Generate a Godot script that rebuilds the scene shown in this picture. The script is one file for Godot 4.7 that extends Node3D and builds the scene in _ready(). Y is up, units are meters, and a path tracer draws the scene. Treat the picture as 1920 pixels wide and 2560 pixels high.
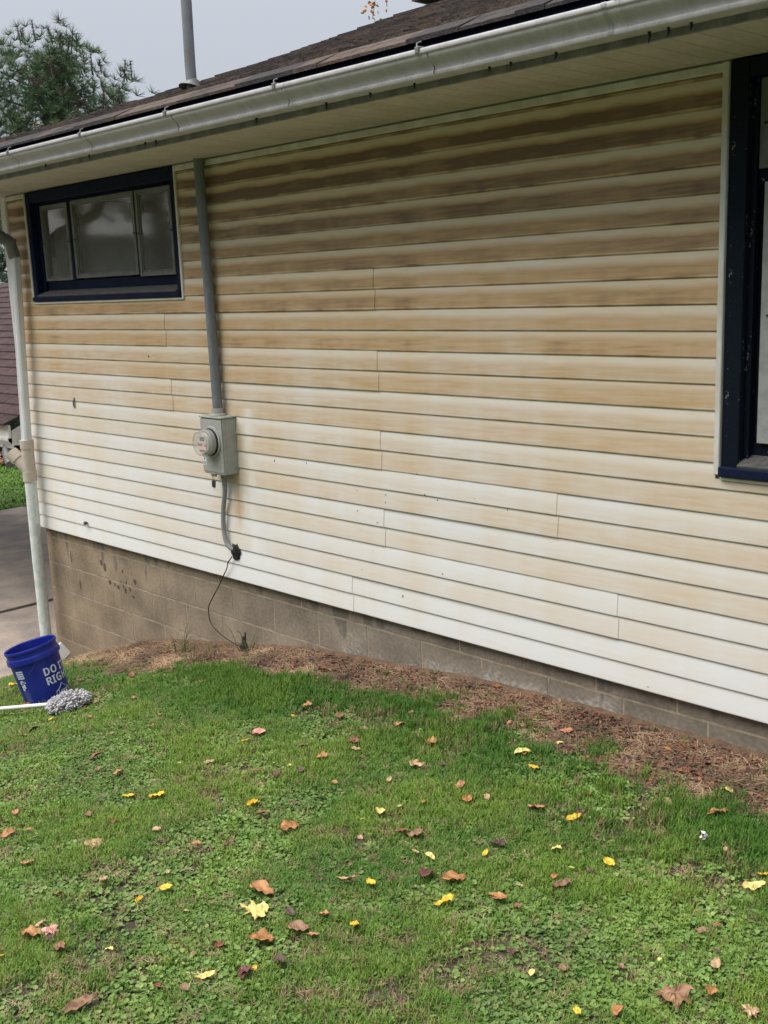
extends Node3D
# House wall with stained vinyl siding above a leafy lawn, overcast autumn day.
# y = 0 is the lower edge of the siding, the wall lies in the plane z = 0, metres.

const EXPO := 0.1016
const WALL_X0 := -7.95
const WALL_W := 6.5
const SIDE_H := 2.5

var rng := RandomNumberGenerator.new()
var M := {}
var taken := {}

class MB:
	var v := PackedVector3Array()
	var n := PackedVector3Array()
	var uv := PackedVector2Array()
	var c := PackedColorArray()
	var col := Color(1, 1, 1)
	var wall_uv := false
	var uv_o := Vector2(-7.95, 0.0)
	var uv_s := Vector2(6.5, 2.5)
	func p(a: Vector3, nn: Vector3, t := Vector2.ZERO):
		v.append(a); n.append(nn); c.append(col)
		uv.append(Vector2((a.x - uv_o.x) / uv_s.x, 1.0 - (a.y - uv_o.y) / uv_s.y) if wall_uv else t)
	func tri(a: Vector3, b: Vector3, d: Vector3):
		var nn := (b - a).cross(d - a).normalized()
		p(a, nn); p(d, nn); p(b, nn)
	func quad(a: Vector3, b: Vector3, d: Vector3, e: Vector3):
		var nn := (d - a).cross(e - b).normalized()
		p(a, nn, Vector2(0, 1)); p(d, nn, Vector2(1, 0)); p(b, nn, Vector2(1, 1))
		p(a, nn, Vector2(0, 1)); p(e, nn, Vector2(0, 0)); p(d, nn, Vector2(1, 0))
	func quadn(a: Vector3, b: Vector3, d: Vector3, e: Vector3, na: Vector3, nb: Vector3, nd: Vector3, ne: Vector3):
		p(a, na); p(d, nd); p(b, nb); p(a, na); p(e, ne); p(d, nd)
	func box(lo: Vector3, hi: Vector3, t := Transform3D.IDENTITY):
		var q := []
		for i in 8:
			q.append(t * Vector3(hi.x if i & 1 else lo.x, hi.y if i & 2 else lo.y, hi.z if i & 4 else lo.z))
		quad(q[4], q[5], q[7], q[6]); quad(q[1], q[0], q[2], q[3])
		quad(q[5], q[1], q[3], q[7]); quad(q[0], q[4], q[6], q[2])
		quad(q[6], q[7], q[3], q[2]); quad(q[0], q[1], q[5], q[4])
	# quad turned so that it faces away from ce
	func quad_out(a: Vector3, b: Vector3, d: Vector3, e: Vector3, ce: Vector3):
		if (d - a).cross(e - b).dot(a + b + d + e - ce * 4.0) >= 0: quad(a, b, d, e)
		else: quad(e, d, b, a)
	# box with chamfered edges
	func cbox(lo: Vector3, hi: Vector3, r: float, t := Transform3D.IDENTITY):
		var ce := (lo + hi) / 2.0
		var h := (hi - lo) / 2.0
		var tc := t * ce
		var at := func(s: Vector3, ax: int):
			var q := h - Vector3(r, r, r)
			q[ax] = h[ax]
			return t * (ce + q * s)
		for ax in 3:
			var b := (ax + 1) % 3
			var d := (ax + 2) % 3
			for i in [-1.0, 1.0]:
				var f := []
				for w in [[-1.0, -1.0], [1.0, -1.0], [1.0, 1.0], [-1.0, 1.0]]:
					var s := Vector3.ZERO
					s[ax] = i; s[b] = w[0]; s[d] = w[1]
					f.append(at.call(s, ax))
				quad_out(f[0], f[1], f[2], f[3], tc)
				for j in [-1.0, 1.0]:
					var lo_s := Vector3.ZERO
					lo_s[ax] = -1.0; lo_s[b] = i; lo_s[d] = j
					var hi_s := lo_s
					hi_s[ax] = 1.0
					quad_out(at.call(lo_s, b), at.call(hi_s, b), at.call(hi_s, d), at.call(lo_s, d), tc)
		for k in 8:
			var s := Vector3(1 if k & 1 else -1, 1 if k & 2 else -1, 1 if k & 4 else -1)
			var a: Vector3 = at.call(s, 0)
			var b2: Vector3 = at.call(s, 1)
			var d2: Vector3 = at.call(s, 2)
			if (b2 - a).cross(d2 - a).dot(a - tc) >= 0: tri(a, b2, d2)
			else: tri(a, d2, b2)
	func tube(path: Array, rad: Array, sides := 12, caps := true):
		var rings := []
		var nor := []
		var up := Vector3(0.123, 0.456, 0.88).normalized()
		for i in path.size():
			var a: Vector3 = path[max(i - 1, 0)]
			var b: Vector3 = path[min(i + 1, path.size() - 1)]
			var d := (b - a).normalized()
			var x := (up - d * up.dot(d)).normalized()
			up = x
			var y := d.cross(x)
			var r: float = rad[i] if i < rad.size() else rad[rad.size() - 1]
			var ring := []
			var rn := []
			for k in sides:
				var an := TAU * k / sides
				var o := x * cos(an) + y * sin(an)
				ring.append(path[i] + o * r); rn.append(o)
			rings.append(ring); nor.append(rn)
		for i in path.size() - 1:
			for k in sides:
				var l := (k + 1) % sides
				quadn(rings[i][k], rings[i][l], rings[i + 1][l], rings[i + 1][k], nor[i][k], nor[i][l], nor[i + 1][l], nor[i + 1][k])
		if caps:
			for k in sides:
				var l := (k + 1) % sides
				tri(path[0], rings[0][l], rings[0][k])
				var e := path.size() - 1
				tri(path[e], rings[e][k], rings[e][l])
	# profile of [radius, height], turned round the y axis of t
	func lathe(prof: Array, segs: int, t := Transform3D.IDENTITY):
		for i in prof.size() - 1:
			var a: Array = prof[i]
			var b: Array = prof[i + 1]
			var d := Vector2(b[0] - a[0], b[1] - a[1])
			if d.length() < 1e-6: continue
			var pn := Vector2(d.y, -d.x).normalized()
			for k in segs:
				var w0 := TAU * k / segs
				var w1 := TAU * (k + 1) / segs
				var c0 := Vector3(cos(w0), 0, -sin(w0))
				var c1 := Vector3(cos(w1), 0, -sin(w1))
				var n0 := t.basis * (c0 * pn.x + Vector3(0, pn.y, 0))
				var n1 := t.basis * (c1 * pn.x + Vector3(0, pn.y, 0))
				quadn(t * (c0 * a[0] + Vector3(0, a[1], 0)), t * (c1 * a[0] + Vector3(0, a[1], 0)), t * (c1 * b[0] + Vector3(0, b[1], 0)), t * (c0 * b[0] + Vector3(0, b[1], 0)), n0, n1, n1, n0)
	# profile of [z, y] points drawn along x; outside on the left of the walk
	func sweep(prof: Array, x0: float, x1: float, sag := 0.0, smooth := false):
		var ns := []
		for i in prof.size() - 1:
			ns.append(Vector3(0, -(prof[i + 1][0] - prof[i][0]), prof[i + 1][1] - prof[i][1]).normalized())
		for i in prof.size() - 1:
			var na: Vector3 = ns[i]
			var nb: Vector3 = ns[i]
			if smooth:
				if i > 0 and ns[i - 1].dot(ns[i]) > 0.6: na = (ns[i - 1] + ns[i]).normalized()
				if i < ns.size() - 1 and ns[i + 1].dot(ns[i]) > 0.6: nb = (ns[i + 1] + ns[i]).normalized()
			var a := Vector3(x0, prof[i][1], prof[i][0])
			var b := Vector3(x1, prof[i][1] + sag, prof[i][0])
			var d := Vector3(x1, prof[i + 1][1] + sag, prof[i + 1][0])
			var e := Vector3(x0, prof[i + 1][1], prof[i + 1][0])
			quadn(a, b, d, e, na, na, nb, nb)
	func mesh(m: Material) -> ArrayMesh:
		var arr := []
		arr.resize(Mesh.ARRAY_MAX)
		arr[Mesh.ARRAY_VERTEX] = v; arr[Mesh.ARRAY_NORMAL] = n
		arr[Mesh.ARRAY_TEX_UV] = uv; arr[Mesh.ARRAY_COLOR] = c
		var am := ArrayMesh.new()
		am.add_surface_from_arrays(Mesh.PRIMITIVE_TRIANGLES, arr)
		am.surface_set_material(0, m)
		return am

func lin(r: float, g: float, b: float) -> Color:
	return Color(r, g, b).linear_to_srgb()

func mat(r: float, g: float, b: float, rough := 0.8, metal := 0.0) -> StandardMaterial3D:
	var m := StandardMaterial3D.new()
	m.albedo_color = lin(r, g, b); m.roughness = rough; m.metallic = metal
	return m

func vmat(rough := 0.8) -> StandardMaterial3D:
	var m := StandardMaterial3D.new()
	m.roughness = rough; m.vertex_color_use_as_albedo = true
	return m

func noise_bytes(w: int, h: int, freq: float, sd: int, octaves := 4, seamless := false) -> PackedByteArray:
	var f := FastNoiseLite.new()
	f.seed = sd; f.frequency = freq; f.fractal_octaves = octaves
	f.noise_type = FastNoiseLite.TYPE_SIMPLEX_SMOOTH
	var im: Image = f.get_seamless_image(w, h) if seamless else f.get_image(w, h)
	im.convert(Image.FORMAT_L8)
	return im.get_data()

# grainy material: two colours mixed by coarse and fine noise, laid on triplanar in world space
func nmat(a: Color, b: Color, size: float, rough: float, sd: int, fine := 0.25, stretch := Vector3(1, 1, 1), bump := 0.0, vc := false) -> StandardMaterial3D:
	var w := 256
	var c1 := noise_bytes(w, w, 0.02, sd, 4, true)
	var c2 := noise_bytes(w, w, 0.16, sd + 7, 3, true)
	var data := PackedByteArray()
	data.resize(w * w * 3)
	for i in w * w:
		var t := clampf((c1[i] / 255.0 - 0.5) * 1.7 + 0.5, 0, 1)
		var f := 1.0 + (c2[i] / 255.0 - 0.5) * 2.0 * fine
		var q := a.lerp(b, t) * f
		q = Color(clampf(q.r, 0, 1), clampf(q.g, 0, 1), clampf(q.b, 0, 1)).linear_to_srgb()
		data[i * 3] = int(q.r * 255); data[i * 3 + 1] = int(q.g * 255); data[i * 3 + 2] = int(q.b * 255)
	var m := StandardMaterial3D.new()
	m.albedo_texture = ImageTexture.create_from_image(Image.create_from_data(w, w, false, Image.FORMAT_RGB8, data))
	m.uv1_triplanar = true; m.uv1_world_triplanar = true
	m.uv1_scale = stretch / size
	m.roughness = rough
	m.vertex_color_use_as_albedo = vc
	if bump > 0.0:
		var im := Image.create_from_data(w, w, false, Image.FORMAT_L8, c2)
		im.convert(Image.FORMAT_RGBA8)
		im.bump_map_to_normal_map(bump)
		m.normal_enabled = true
		m.normal_texture = ImageTexture.create_from_image(im)
	return m

func numbered(s: String) -> String:
	var k: int = taken.get(s, 0)
	taken[s] = k + 1
	return s if k == 0 else "%s_%03d" % [s, k]

func thing(called: String, label: String, category: String, at := Vector3.ZERO, group := "") -> Node3D:
	var o := Node3D.new()
	o.name = numbered(called); o.position = at
	o.set_meta("label", label); o.set_meta("category", category)
	if group != "": o.set_meta("group", group)
	add_child(o, true)
	return o

func show_it(o: GeometryInstance3D):
	o.cast_shadow = GeometryInstance3D.SHADOW_CASTING_SETTING_ON

# a part whose vertices are in world coordinates, under a thing or a part
func part(parent: Node3D, called: String, mb: MB, m: Material, label := "") -> MeshInstance3D:
	var o := MeshInstance3D.new()
	o.name = called; o.mesh = mb.mesh(m)
	show_it(o)
	parent.add_child(o, true)
	o.global_position = Vector3.ZERO
	if label != "": o.set_meta("label", label)
	return o

func solo(called: String, mb: MB, m: Material, label: String, category: String, group := "") -> MeshInstance3D:
	var o := part(self, numbered(called), mb, m, label)
	o.set_meta("category", category)
	if group != "": o.set_meta("group", group)
	return o

func structure(called: String, mb: MB, m: Material) -> MeshInstance3D:
	var o := part(self, called, mb, m)
	o.set_meta("kind", "structure")
	return o

# ---------------------------------------------------------------- the ground
const GX := [-60.0, -20.0, -14.3, -7.75, -7.62, -7.29, -6.4, -5.72, -5.31, -4.68, -4.16, -3.81, -3.33, -2.65, -1.86, 0.0, 4.0, 60.0]
const GY := [-1.0, -1.08, -1.12, -1.12, -1.09, -0.955, -0.65, -0.52, -0.45, -0.335, -0.285, -0.255, -0.21, -0.185, -0.17, -0.14, -0.1, 0.2]
func g0(x: float) -> float:
	for i in GX.size() - 1:
		if x <= GX[i + 1]:
			return lerpf(GY[i], GY[i + 1], clampf((x - GX[i]) / (GX[i + 1] - GX[i]), 0, 1))
	return GY[-1]
func ground(x: float, z: float) -> float:
	var y := (g0(x - 0.12) + g0(x) * 2.0 + g0(x + 0.12)) / 4.0
	var k := clampf(x + 6.9, 0, 1) * clampf((-2.5 - x) / 3.0, 0, 1)
	return y - 0.07 * k * clampf(z, 0, 3)
func ground_normal(x: float, z: float) -> Vector3:
	var e := 0.06
	return Vector3(ground(x - e, z) - ground(x + e, z), 2 * e, ground(x, z - e) - ground(x, z + e)).normalized()
# outer edge of the bare strip of dry litter along the wall
const BX := [-7.7, -6.7, -6.1, -5.6, -5.2, -4.7, -4.1, -3.6, -3.2, -2.8, -2.4, -2.1, -1.8, 4.0]
const BZ := [0.22, 0.46, 0.56, 0.48, 0.38, 0.38, 0.38, 0.32, 0.32, 0.30, 0.40, 0.43, 0.40, 0.4]
func bed(x: float) -> float:
	for i in BX.size() - 1:
		if x <= BX[i + 1]:
			return lerpf(BZ[i], BZ[i + 1], clampf((x - BX[i]) / (BX[i + 1] - BX[i]), 0, 1))
	return 0.4

# ---------------------------------------------------------------- materials
func siding_texture() -> ImageTexture:
	# white vinyl with tan dirt that clings to the belly of every course, streaked by the embossed wood grain
	var w := 1536
	var h := 768
	var nb := noise_bytes(512, 256, 0.012, 11, 4)
	var nm := noise_bytes(768, 384, 0.03, 12, 4)
	var ng := noise_bytes(512, 1024, 0.07, 13, 4, true)
	var nd := noise_bytes(1024, 256, 0.03, 14, 3)
	var A := [0.02, 0.03, 0.20, 0.10, 0.30, 0.17, 0.40, 0.26, 0.50, 0.39, 0.60, 0.50, 0.74, 0.66, 0.92, 0.84, 1.06, 1.03, 1.18, 1.16, 1.30, 1.30, 1.44, 1.44, 1.44, 1.38]  # dirt per course; the rise toward the eave also paints in soffit shade
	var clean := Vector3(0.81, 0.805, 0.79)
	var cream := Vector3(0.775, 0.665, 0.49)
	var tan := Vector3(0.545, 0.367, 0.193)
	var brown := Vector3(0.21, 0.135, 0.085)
	var data := PackedByteArray()
	data.resize(w * h * 3)
	var lut := PackedByteArray()
	lut.resize(1025)
	for i in 1025: lut[i] = int(clampf(Color(i / 1024.0, 0, 0).linear_to_srgb().r, 0, 1) * 255)
	for j in h:
		var y := (1.0 - (j + 0.5) / h) * SIDE_H
		var kf := y / EXPO
		var k := int(kf)
		var t := kf - k
		var odd := k % 2 == 1
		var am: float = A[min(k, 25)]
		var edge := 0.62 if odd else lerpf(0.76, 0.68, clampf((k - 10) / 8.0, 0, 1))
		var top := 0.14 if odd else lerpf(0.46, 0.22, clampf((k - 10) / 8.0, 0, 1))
		for i in w:
			var x := WALL_X0 + (i + 0.5) / w * WALL_W
			var big := nb[(j / 3) * 512 + i / 3] / 255.0 - 0.5
			var mid := nm[(j / 2) * 768 + i / 2] / 255.0 - 0.5
			var gi := (i / 5 + (j * 2 / 3 if not odd else j / 4) + k * 37) % 512
			var gr := ng[((j * 2 + k * 91) % 1024) * 512 + gi] / 255.0 - 0.5
			var dr := nd[(j / 14 + k * 2) % 256 * 1024 + i * 2 / 3] / 255.0 - 0.5
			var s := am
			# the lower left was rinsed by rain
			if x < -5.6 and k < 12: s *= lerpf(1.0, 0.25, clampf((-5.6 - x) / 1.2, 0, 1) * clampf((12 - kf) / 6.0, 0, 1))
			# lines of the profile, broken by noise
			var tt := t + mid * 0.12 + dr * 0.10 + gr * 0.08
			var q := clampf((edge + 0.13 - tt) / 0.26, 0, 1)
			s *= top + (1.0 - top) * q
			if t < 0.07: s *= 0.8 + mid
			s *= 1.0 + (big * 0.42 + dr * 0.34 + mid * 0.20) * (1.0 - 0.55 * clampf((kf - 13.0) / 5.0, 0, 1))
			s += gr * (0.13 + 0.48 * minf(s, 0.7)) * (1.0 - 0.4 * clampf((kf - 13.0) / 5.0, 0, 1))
			# washed run beside the meter and rust below it
			var cx := absf(x + 5.10 + mid * 0.06)
			if cx < 0.07 and y < 1.07: s *= clampf(cx / 0.07, 0.1, 1.0)
			var rust := 0.0
			if y < 0.66 and y > 0.28 and absf(x + 5.235 + mid * 0.05) < 0.06:
				rust = clampf((0.9 - absf(y - 0.5) / 0.22) * (0.6 + dr * 2.2 + mid), 0, 0.75) * (1.0 - absf(x + 5.235) / 0.07)
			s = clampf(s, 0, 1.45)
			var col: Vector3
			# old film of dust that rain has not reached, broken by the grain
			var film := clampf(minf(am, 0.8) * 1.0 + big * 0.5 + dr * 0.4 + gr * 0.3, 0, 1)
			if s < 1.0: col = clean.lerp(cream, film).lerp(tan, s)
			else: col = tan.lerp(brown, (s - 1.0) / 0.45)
			# lap grime together with the shadow line under each lip, painted brown
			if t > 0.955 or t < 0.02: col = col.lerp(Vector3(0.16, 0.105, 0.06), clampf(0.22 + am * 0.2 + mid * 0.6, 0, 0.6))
			if rust > 0: col = col.lerp(Vector3(0.52, 0.33, 0.15), rust)
			col *= 1.0 + gr * 0.05
			var o := (j * w + i) * 3
			data[o] = lut[clampi(int(col.x * 1024), 0, 1024)]
			data[o + 1] = lut[clampi(int(col.y * 1024), 0, 1024)]
			data[o + 2] = lut[clampi(int(col.z * 1024), 0, 1024)]
	# specks of dirt
	var im := Image.create_from_data(w, h, false, Image.FORMAT_RGB8, data)
	for q in 22:
		var x := rng.randi_range(int(w * 0.4), w - 4)
		var y := rng.randi_range(int(h * 0.66), h - 3)
		im.fill_rect(Rect2i(x, y, rng.randi_range(1, 2), rng.randi_range(1, 4)), Color(0.35, 0.33, 0.32))
	return ImageTexture.create_from_image(im)

func block_texture() -> ImageTexture:
	var w := 1024
	var h := 256
	var nb := noise_bytes(w, h, 0.012, 21, 4)
	var nf := noise_bytes(w, h, 0.2, 22, 3)
	var nv := noise_bytes(w, 64, 0.03, 23, 4)
	var im := Image.create(w, h, false, Image.FORMAT_RGB8)
	for j in h:
		var y := -1.2 + (1.0 - (j + 0.5) / h) * 1.2
		for i in w:
			var x := WALL_X0 + (i + 0.5) / w * WALL_W
			var big := nb[j * w + i] / 255.0 - 0.5
			var fine := nf[j * w + i] / 255.0 - 0.5
			var ver := nv[(j / 7) * w + i] / 255.0 - 0.5
			var side := clampf((x + 7.0) / 3.0, 0, 1)
			var c := Color(0.285, 0.218, 0.148).lerp(Color(0.25, 0.215, 0.168), side)
			c = c * (1.0 + big * 0.6 + fine * 0.42 + ver * 0.25)
			# dark runs of grime from below the siding
			if ver + big * 0.6 > 0.10 + (-0.04 - y) * 1.5: c = c.lerp(Color(0.12, 0.105, 0.09), clampf((ver + big * 0.6 - 0.1 + (y + 0.04) * 1.5) * 5.0, 0, 0.75))
			# salt bloom above the soil
			if x > -4.4:
				var lvl := y - ground(x, 0.0)
				var e := 0.075 - lvl + big * 0.22 + fine * 0.10
				if e > 0: c = c.lerp(Color(0.48, 0.46, 0.43), clampf(e * 7.0, 0, 0.6) * clampf(0.55 + fine * 2.2 + big, 0, 1))
			im.set_pixel(i, j, Color(clampf(c.r, 0, 1), clampf(c.g, 0, 1), clampf(c.b, 0, 1)).linear_to_srgb())
	# splashes of water low on the left
	for q in [[-7.03, -0.17, 3, 10], [-6.99, -0.2, 3, 14], [-6.74, -0.19, 2, 6], [-6.78, -0.28, 2, 5], [-6.93, -0.30, 3, 8], [-6.86, -0.31, 2, 5], [-6.82, -0.32, 3, 7], [-6.75, -0.30, 2, 6], [-6.72, -0.33, 3, 9], [-6.66, -0.31, 2, 8], [-6.62, -0.36, 3, 5], [-6.7, -0.27, 2, 6], [-6.58, -0.24, 3, 9], [-7.38, -0.4, 2, 16], [-7.48, -0.2, 3, 22]]:
		var i := int((q[0] - WALL_X0) / WALL_W * w)
		var j := int((1.0 - (q[1] + 1.2) / 1.2) * h)
		for a in range(-q[2], q[2] + 1):
			for b in range(-q[3] / 2, q[3] / 2 + 1):
				if pow(a / float(q[2]), 2) + pow(b / (q[3] * 0.5), 2) < 1.0 + (rng.randf() - 0.5) * 0.5:
					im.set_pixel(i + a, j + b, im.get_pixel(i + a, j + b).lerp(Color(0.25, 0.21, 0.17), 0.7))
	return ImageTexture.create_from_image(im)

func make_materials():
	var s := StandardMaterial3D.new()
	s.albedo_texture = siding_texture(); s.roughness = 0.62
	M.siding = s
	var b := StandardMaterial3D.new()
	b.albedo_texture = block_texture(); b.roughness = 0.95
	M.block = b
	M.mortar = nmat(Color(0.40, 0.325, 0.235), Color(0.27, 0.22, 0.165), 0.7, 0.95, 31, 0.25)
	M.trim = nmat(Color(0.74, 0.73, 0.69), Color(0.60, 0.57, 0.49), 0.9, 0.6, 32, 0.08, Vector3(1, 0.4, 1))
	M.soffit = nmat(Color(0.57, 0.525, 0.46), Color(0.50, 0.455, 0.39), 1.4, 0.7, 33, 0.1)
	M.fascia = nmat(Color(0.27, 0.275, 0.265), Color(0.17, 0.175, 0.17), 0.5, 0.6, 34, 0.15, Vector3(1, 0.35, 1))
	M.gutter = nmat(Color(0.53, 0.515, 0.52), Color(0.41, 0.395, 0.395), 0.45, 0.5, 35, 0.14, Vector3(1, 0.6, 0.6))
	M.navy = nmat(Color(0.006, 0.011, 0.034), Color(0.009, 0.015, 0.042), 0.3, 0.6, 36, 0.4, Vector3(1, 0.15, 1))
	M.navy.metallic_specular = 0.25
	M.navy_worn = worn_navy()
	M.navy_worn.metallic_specular = 0.25
	M.post = nmat(Color(0.78, 0.78, 0.77), Color(0.70, 0.70, 0.68), 0.9, 0.55, 30, 0.04)
	M.alum = nmat(Color(0.20, 0.20, 0.185), Color(0.15, 0.15, 0.14), 0.4, 0.45, 37, 0.1)
	M.alum_light = nmat(Color(0.38, 0.385, 0.38), Color(0.31, 0.315, 0.305), 0.4, 0.45, 38, 0.1)
	M.sill = nmat(Color(0.13, 0.125, 0.115), Color(0.07, 0.07, 0.068), 0.25, 0.85, 39, 0.3)
	M.shingle = nmat(Color(0.60, 0.57, 0.56), Color(0.28, 0.26, 0.265), 0.35, 0.95, 40, 0.4, Vector3(1, 1, 1), 3.0, true)
	M.conduit = nmat(Color(0.20, 0.215, 0.235), Color(0.145, 0.16, 0.18), 0.22, 0.5, 41, 0.18, Vector3(1, 0.35, 1))
	M.mast = nmat(Color(0.22, 0.245, 0.28), Color(0.19, 0.165, 0.16), 0.3, 0.45, 42, 0.16, Vector3(1, 0.3, 1))
	M.box = nmat(Color(0.395, 0.40, 0.365), Color(0.345, 0.35, 0.32), 0.3, 0.5, 43, 0.06)
	M.pvc = nmat(Color(0.78, 0.80, 0.78), Color(0.56, 0.63, 0.57), 0.25, 0.5, 44, 0.1, Vector3(1, 0.6, 1))
	M.tan_pvc = nmat(Color(0.60, 0.52, 0.44), Color(0.54, 0.46, 0.38), 0.3, 0.5, 45, 0.05)
	M.spout = nmat(Color(0.76, 0.77, 0.785), Color(0.68, 0.69, 0.69), 0.4, 0.4, 46, 0.06, Vector3(1, 0.3, 1))
	M.spout_dark = nmat(Color(0.20, 0.20, 0.19), Color(0.14, 0.14, 0.135), 0.25, 0.5, 47, 0.15)
	M.concrete = nmat(Color(0.37, 0.30, 0.24), Color(0.25, 0.21, 0.185), 2.6, 0.9, 48, 0.10, Vector3(1, 1, 1), 0.5)
	M.soil = nmat(Color(0.085, 0.062, 0.04), Color(0.05, 0.05, 0.025), 0.7, 1.0, 49, 0.5, Vector3(1, 1, 1), 4.0)
	M.litter = nmat(Color(0.185, 0.112, 0.068), Color(0.115, 0.07, 0.045), 0.45, 1.0, 50, 0.5, Vector3(1, 1, 1), 4.0)
	M.turf = nmat(Color(0.07, 0.13, 0.025), Color(0.045, 0.085, 0.02), 1.1, 1.0, 51, 0.45, Vector3(1, 1, 1), 4.0)
	M.bark = nmat(Color(0.12, 0.095, 0.075), Color(0.06, 0.05, 0.042), 0.3, 1.0, 52, 0.4, Vector3(1, 0.3, 1), 6.0)
	M.house_wall = nmat(Color(0.62, 0.61, 0.58), Color(0.5, 0.49, 0.46), 1.5, 0.8, 53, 0.1)
	M.black = mat(0.012, 0.012, 0.013, 0.55)
	M.wire = mat(0.03, 0.027, 0.025, 0.7)
	M.rust = nmat(Color(0.10, 0.06, 0.045), Color(0.05, 0.04, 0.035), 0.05, 0.8, 54, 0.3)
	M.white = mat(0.72, 0.72, 0.70, 0.5)
	M.print = mat(0.62, 0.66, 0.74, 0.5)
	M.print_faint = mat(0.10, 0.15, 0.38, 0.5)
	M.blue = nmat(Color(0.010, 0.022, 0.27), Color(0.009, 0.019, 0.23), 0.2, 0.36, 55, 0.05)
	M.dark_room = mat(0.10, 0.095, 0.09, 0.9)
	M.foliage = vmat(0.75)
	M.foliage.backlight = Color(0.5, 0.55, 0.3)
	M.straw = vmat(0.9)
	M.leaf = vmat(0.6)
	M.leaf.backlight = Color(0.45, 0.4, 0.25)
	M.mop = nmat(Color(0.50, 0.49, 0.50), Color(0.38, 0.37, 0.385), 0.06, 0.95, 56, 0.2)
	var g := StandardMaterial3D.new()
	g.albedo_color = Color(0.62, 0.61, 0.59, 0.20); g.roughness = 0.06
	g.transparency = BaseMaterial3D.TRANSPARENCY_ALPHA
	g.metallic_specular = 0.8
	M.glass = g
	var g2 := StandardMaterial3D.new()
	g2.albedo_color = Color(0.85, 0.82, 0.76, 0.22); g2.roughness = 0.08
	g2.transparency = BaseMaterial3D.TRANSPARENCY_ALPHA
	M.cover_glass = g2

# navy paint that has flaked along the grain of the wood and shows grey primer
func worn_navy() -> StandardMaterial3D:
	var w := 256
	var a := noise_bytes(w, w, 0.035, 61, 4, true)
	var b := noise_bytes(w, w, 0.12, 62, 3, true)
	var im := Image.create(w, w, false, Image.FORMAT_RGB8)
	for j in w:
		for i in w:
			var f := b[j * w + i] / 255.0
			var c := Color(0.006, 0.010, 0.018) * (0.7 + f * 0.7)
			var chip := a[(j / 6 % w) * w + i] / 255.0 + (f - 0.5) * 0.35
			if chip > 0.83: c = Color(0.22, 0.21, 0.20).lerp(c, clampf((0.86 - chip) * 12.0, 0, 0.8))
			im.set_pixel(i, j, c.linear_to_srgb())
	var m := StandardMaterial3D.new()
	m.albedo_texture = ImageTexture.create_from_image(im)
	m.uv1_triplanar = true; m.uv1_world_triplanar = true
	m.uv1_scale = Vector3(2.2, 2.2, 2.2)
	m.roughness = 0.5
	return m

func _ready():
	rng.seed = 4711
	# ---- camera
	var cam := Camera3D.new()
	cam.name = "camera"
	cam.position = Vector3(0, 1.74183, 3.83746)
	cam.rotation = Vector3(-0.205580, 0.804591, -0.038934)
	cam.fov = rad_to_deg(2.0 * atan(1280.0 / 2713.6))
	cam.near = 0.05; cam.far = 400.0
	add_child(cam)
	cam.current = true
	# ---- overcast sky
	var env := Environment.new()
	var sm := ProceduralSkyMaterial.new()
	sm.sky_top_color = Color(0.575, 0.593, 0.624)
	sm.sky_horizon_color = Color(0.424, 0.440, 0.464)
	sm.ground_bottom_color = Color(0.2, 0.2, 0.18)
	sm.ground_horizon_color = Color(0.36, 0.37, 0.37)
	sm.sky_curve = 0.6
	sm.sky_energy_multiplier = 1.0
	var sky := Sky.new()
	sky.sky_material = sm
	env.background_mode = Environment.BG_SKY
	env.sky = sky
	env.tonemap_mode = Environment.TONE_MAPPER_LINEAR
	env.tonemap_exposure = 3.15
	env.sdfgi_enabled = true; env.ssao_enabled = true; env.ssil_enabled = true
	var we := WorldEnvironment.new()
	we.name = "environment"
	we.environment = env
	add_child(we)
	# ---- the sun behind thick cloud: wide and soft
	var sun := DirectionalLight3D.new()
	sun.name = "sun"
	sun.light_energy = 0.5
	sun.light_color = Color(1.0, 0.985, 0.965)
	sun.light_angular_distance = 55.0
	sun.sky_mode = DirectionalLight3D.SKY_MODE_LIGHT_ONLY
	sun.shadow_enabled = true
	sun.look_at_from_position(Vector3(-3.0, 12.0, 5.3), Vector3.ZERO, Vector3.UP)
	add_child(sun)

	make_materials()
	build_ground()
	build_house()
	build_carport()
	build_service()
	build_bucket_and_mop()
	build_small_things()
	build_trees()
	build_grass()
	build_leaves()

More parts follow.
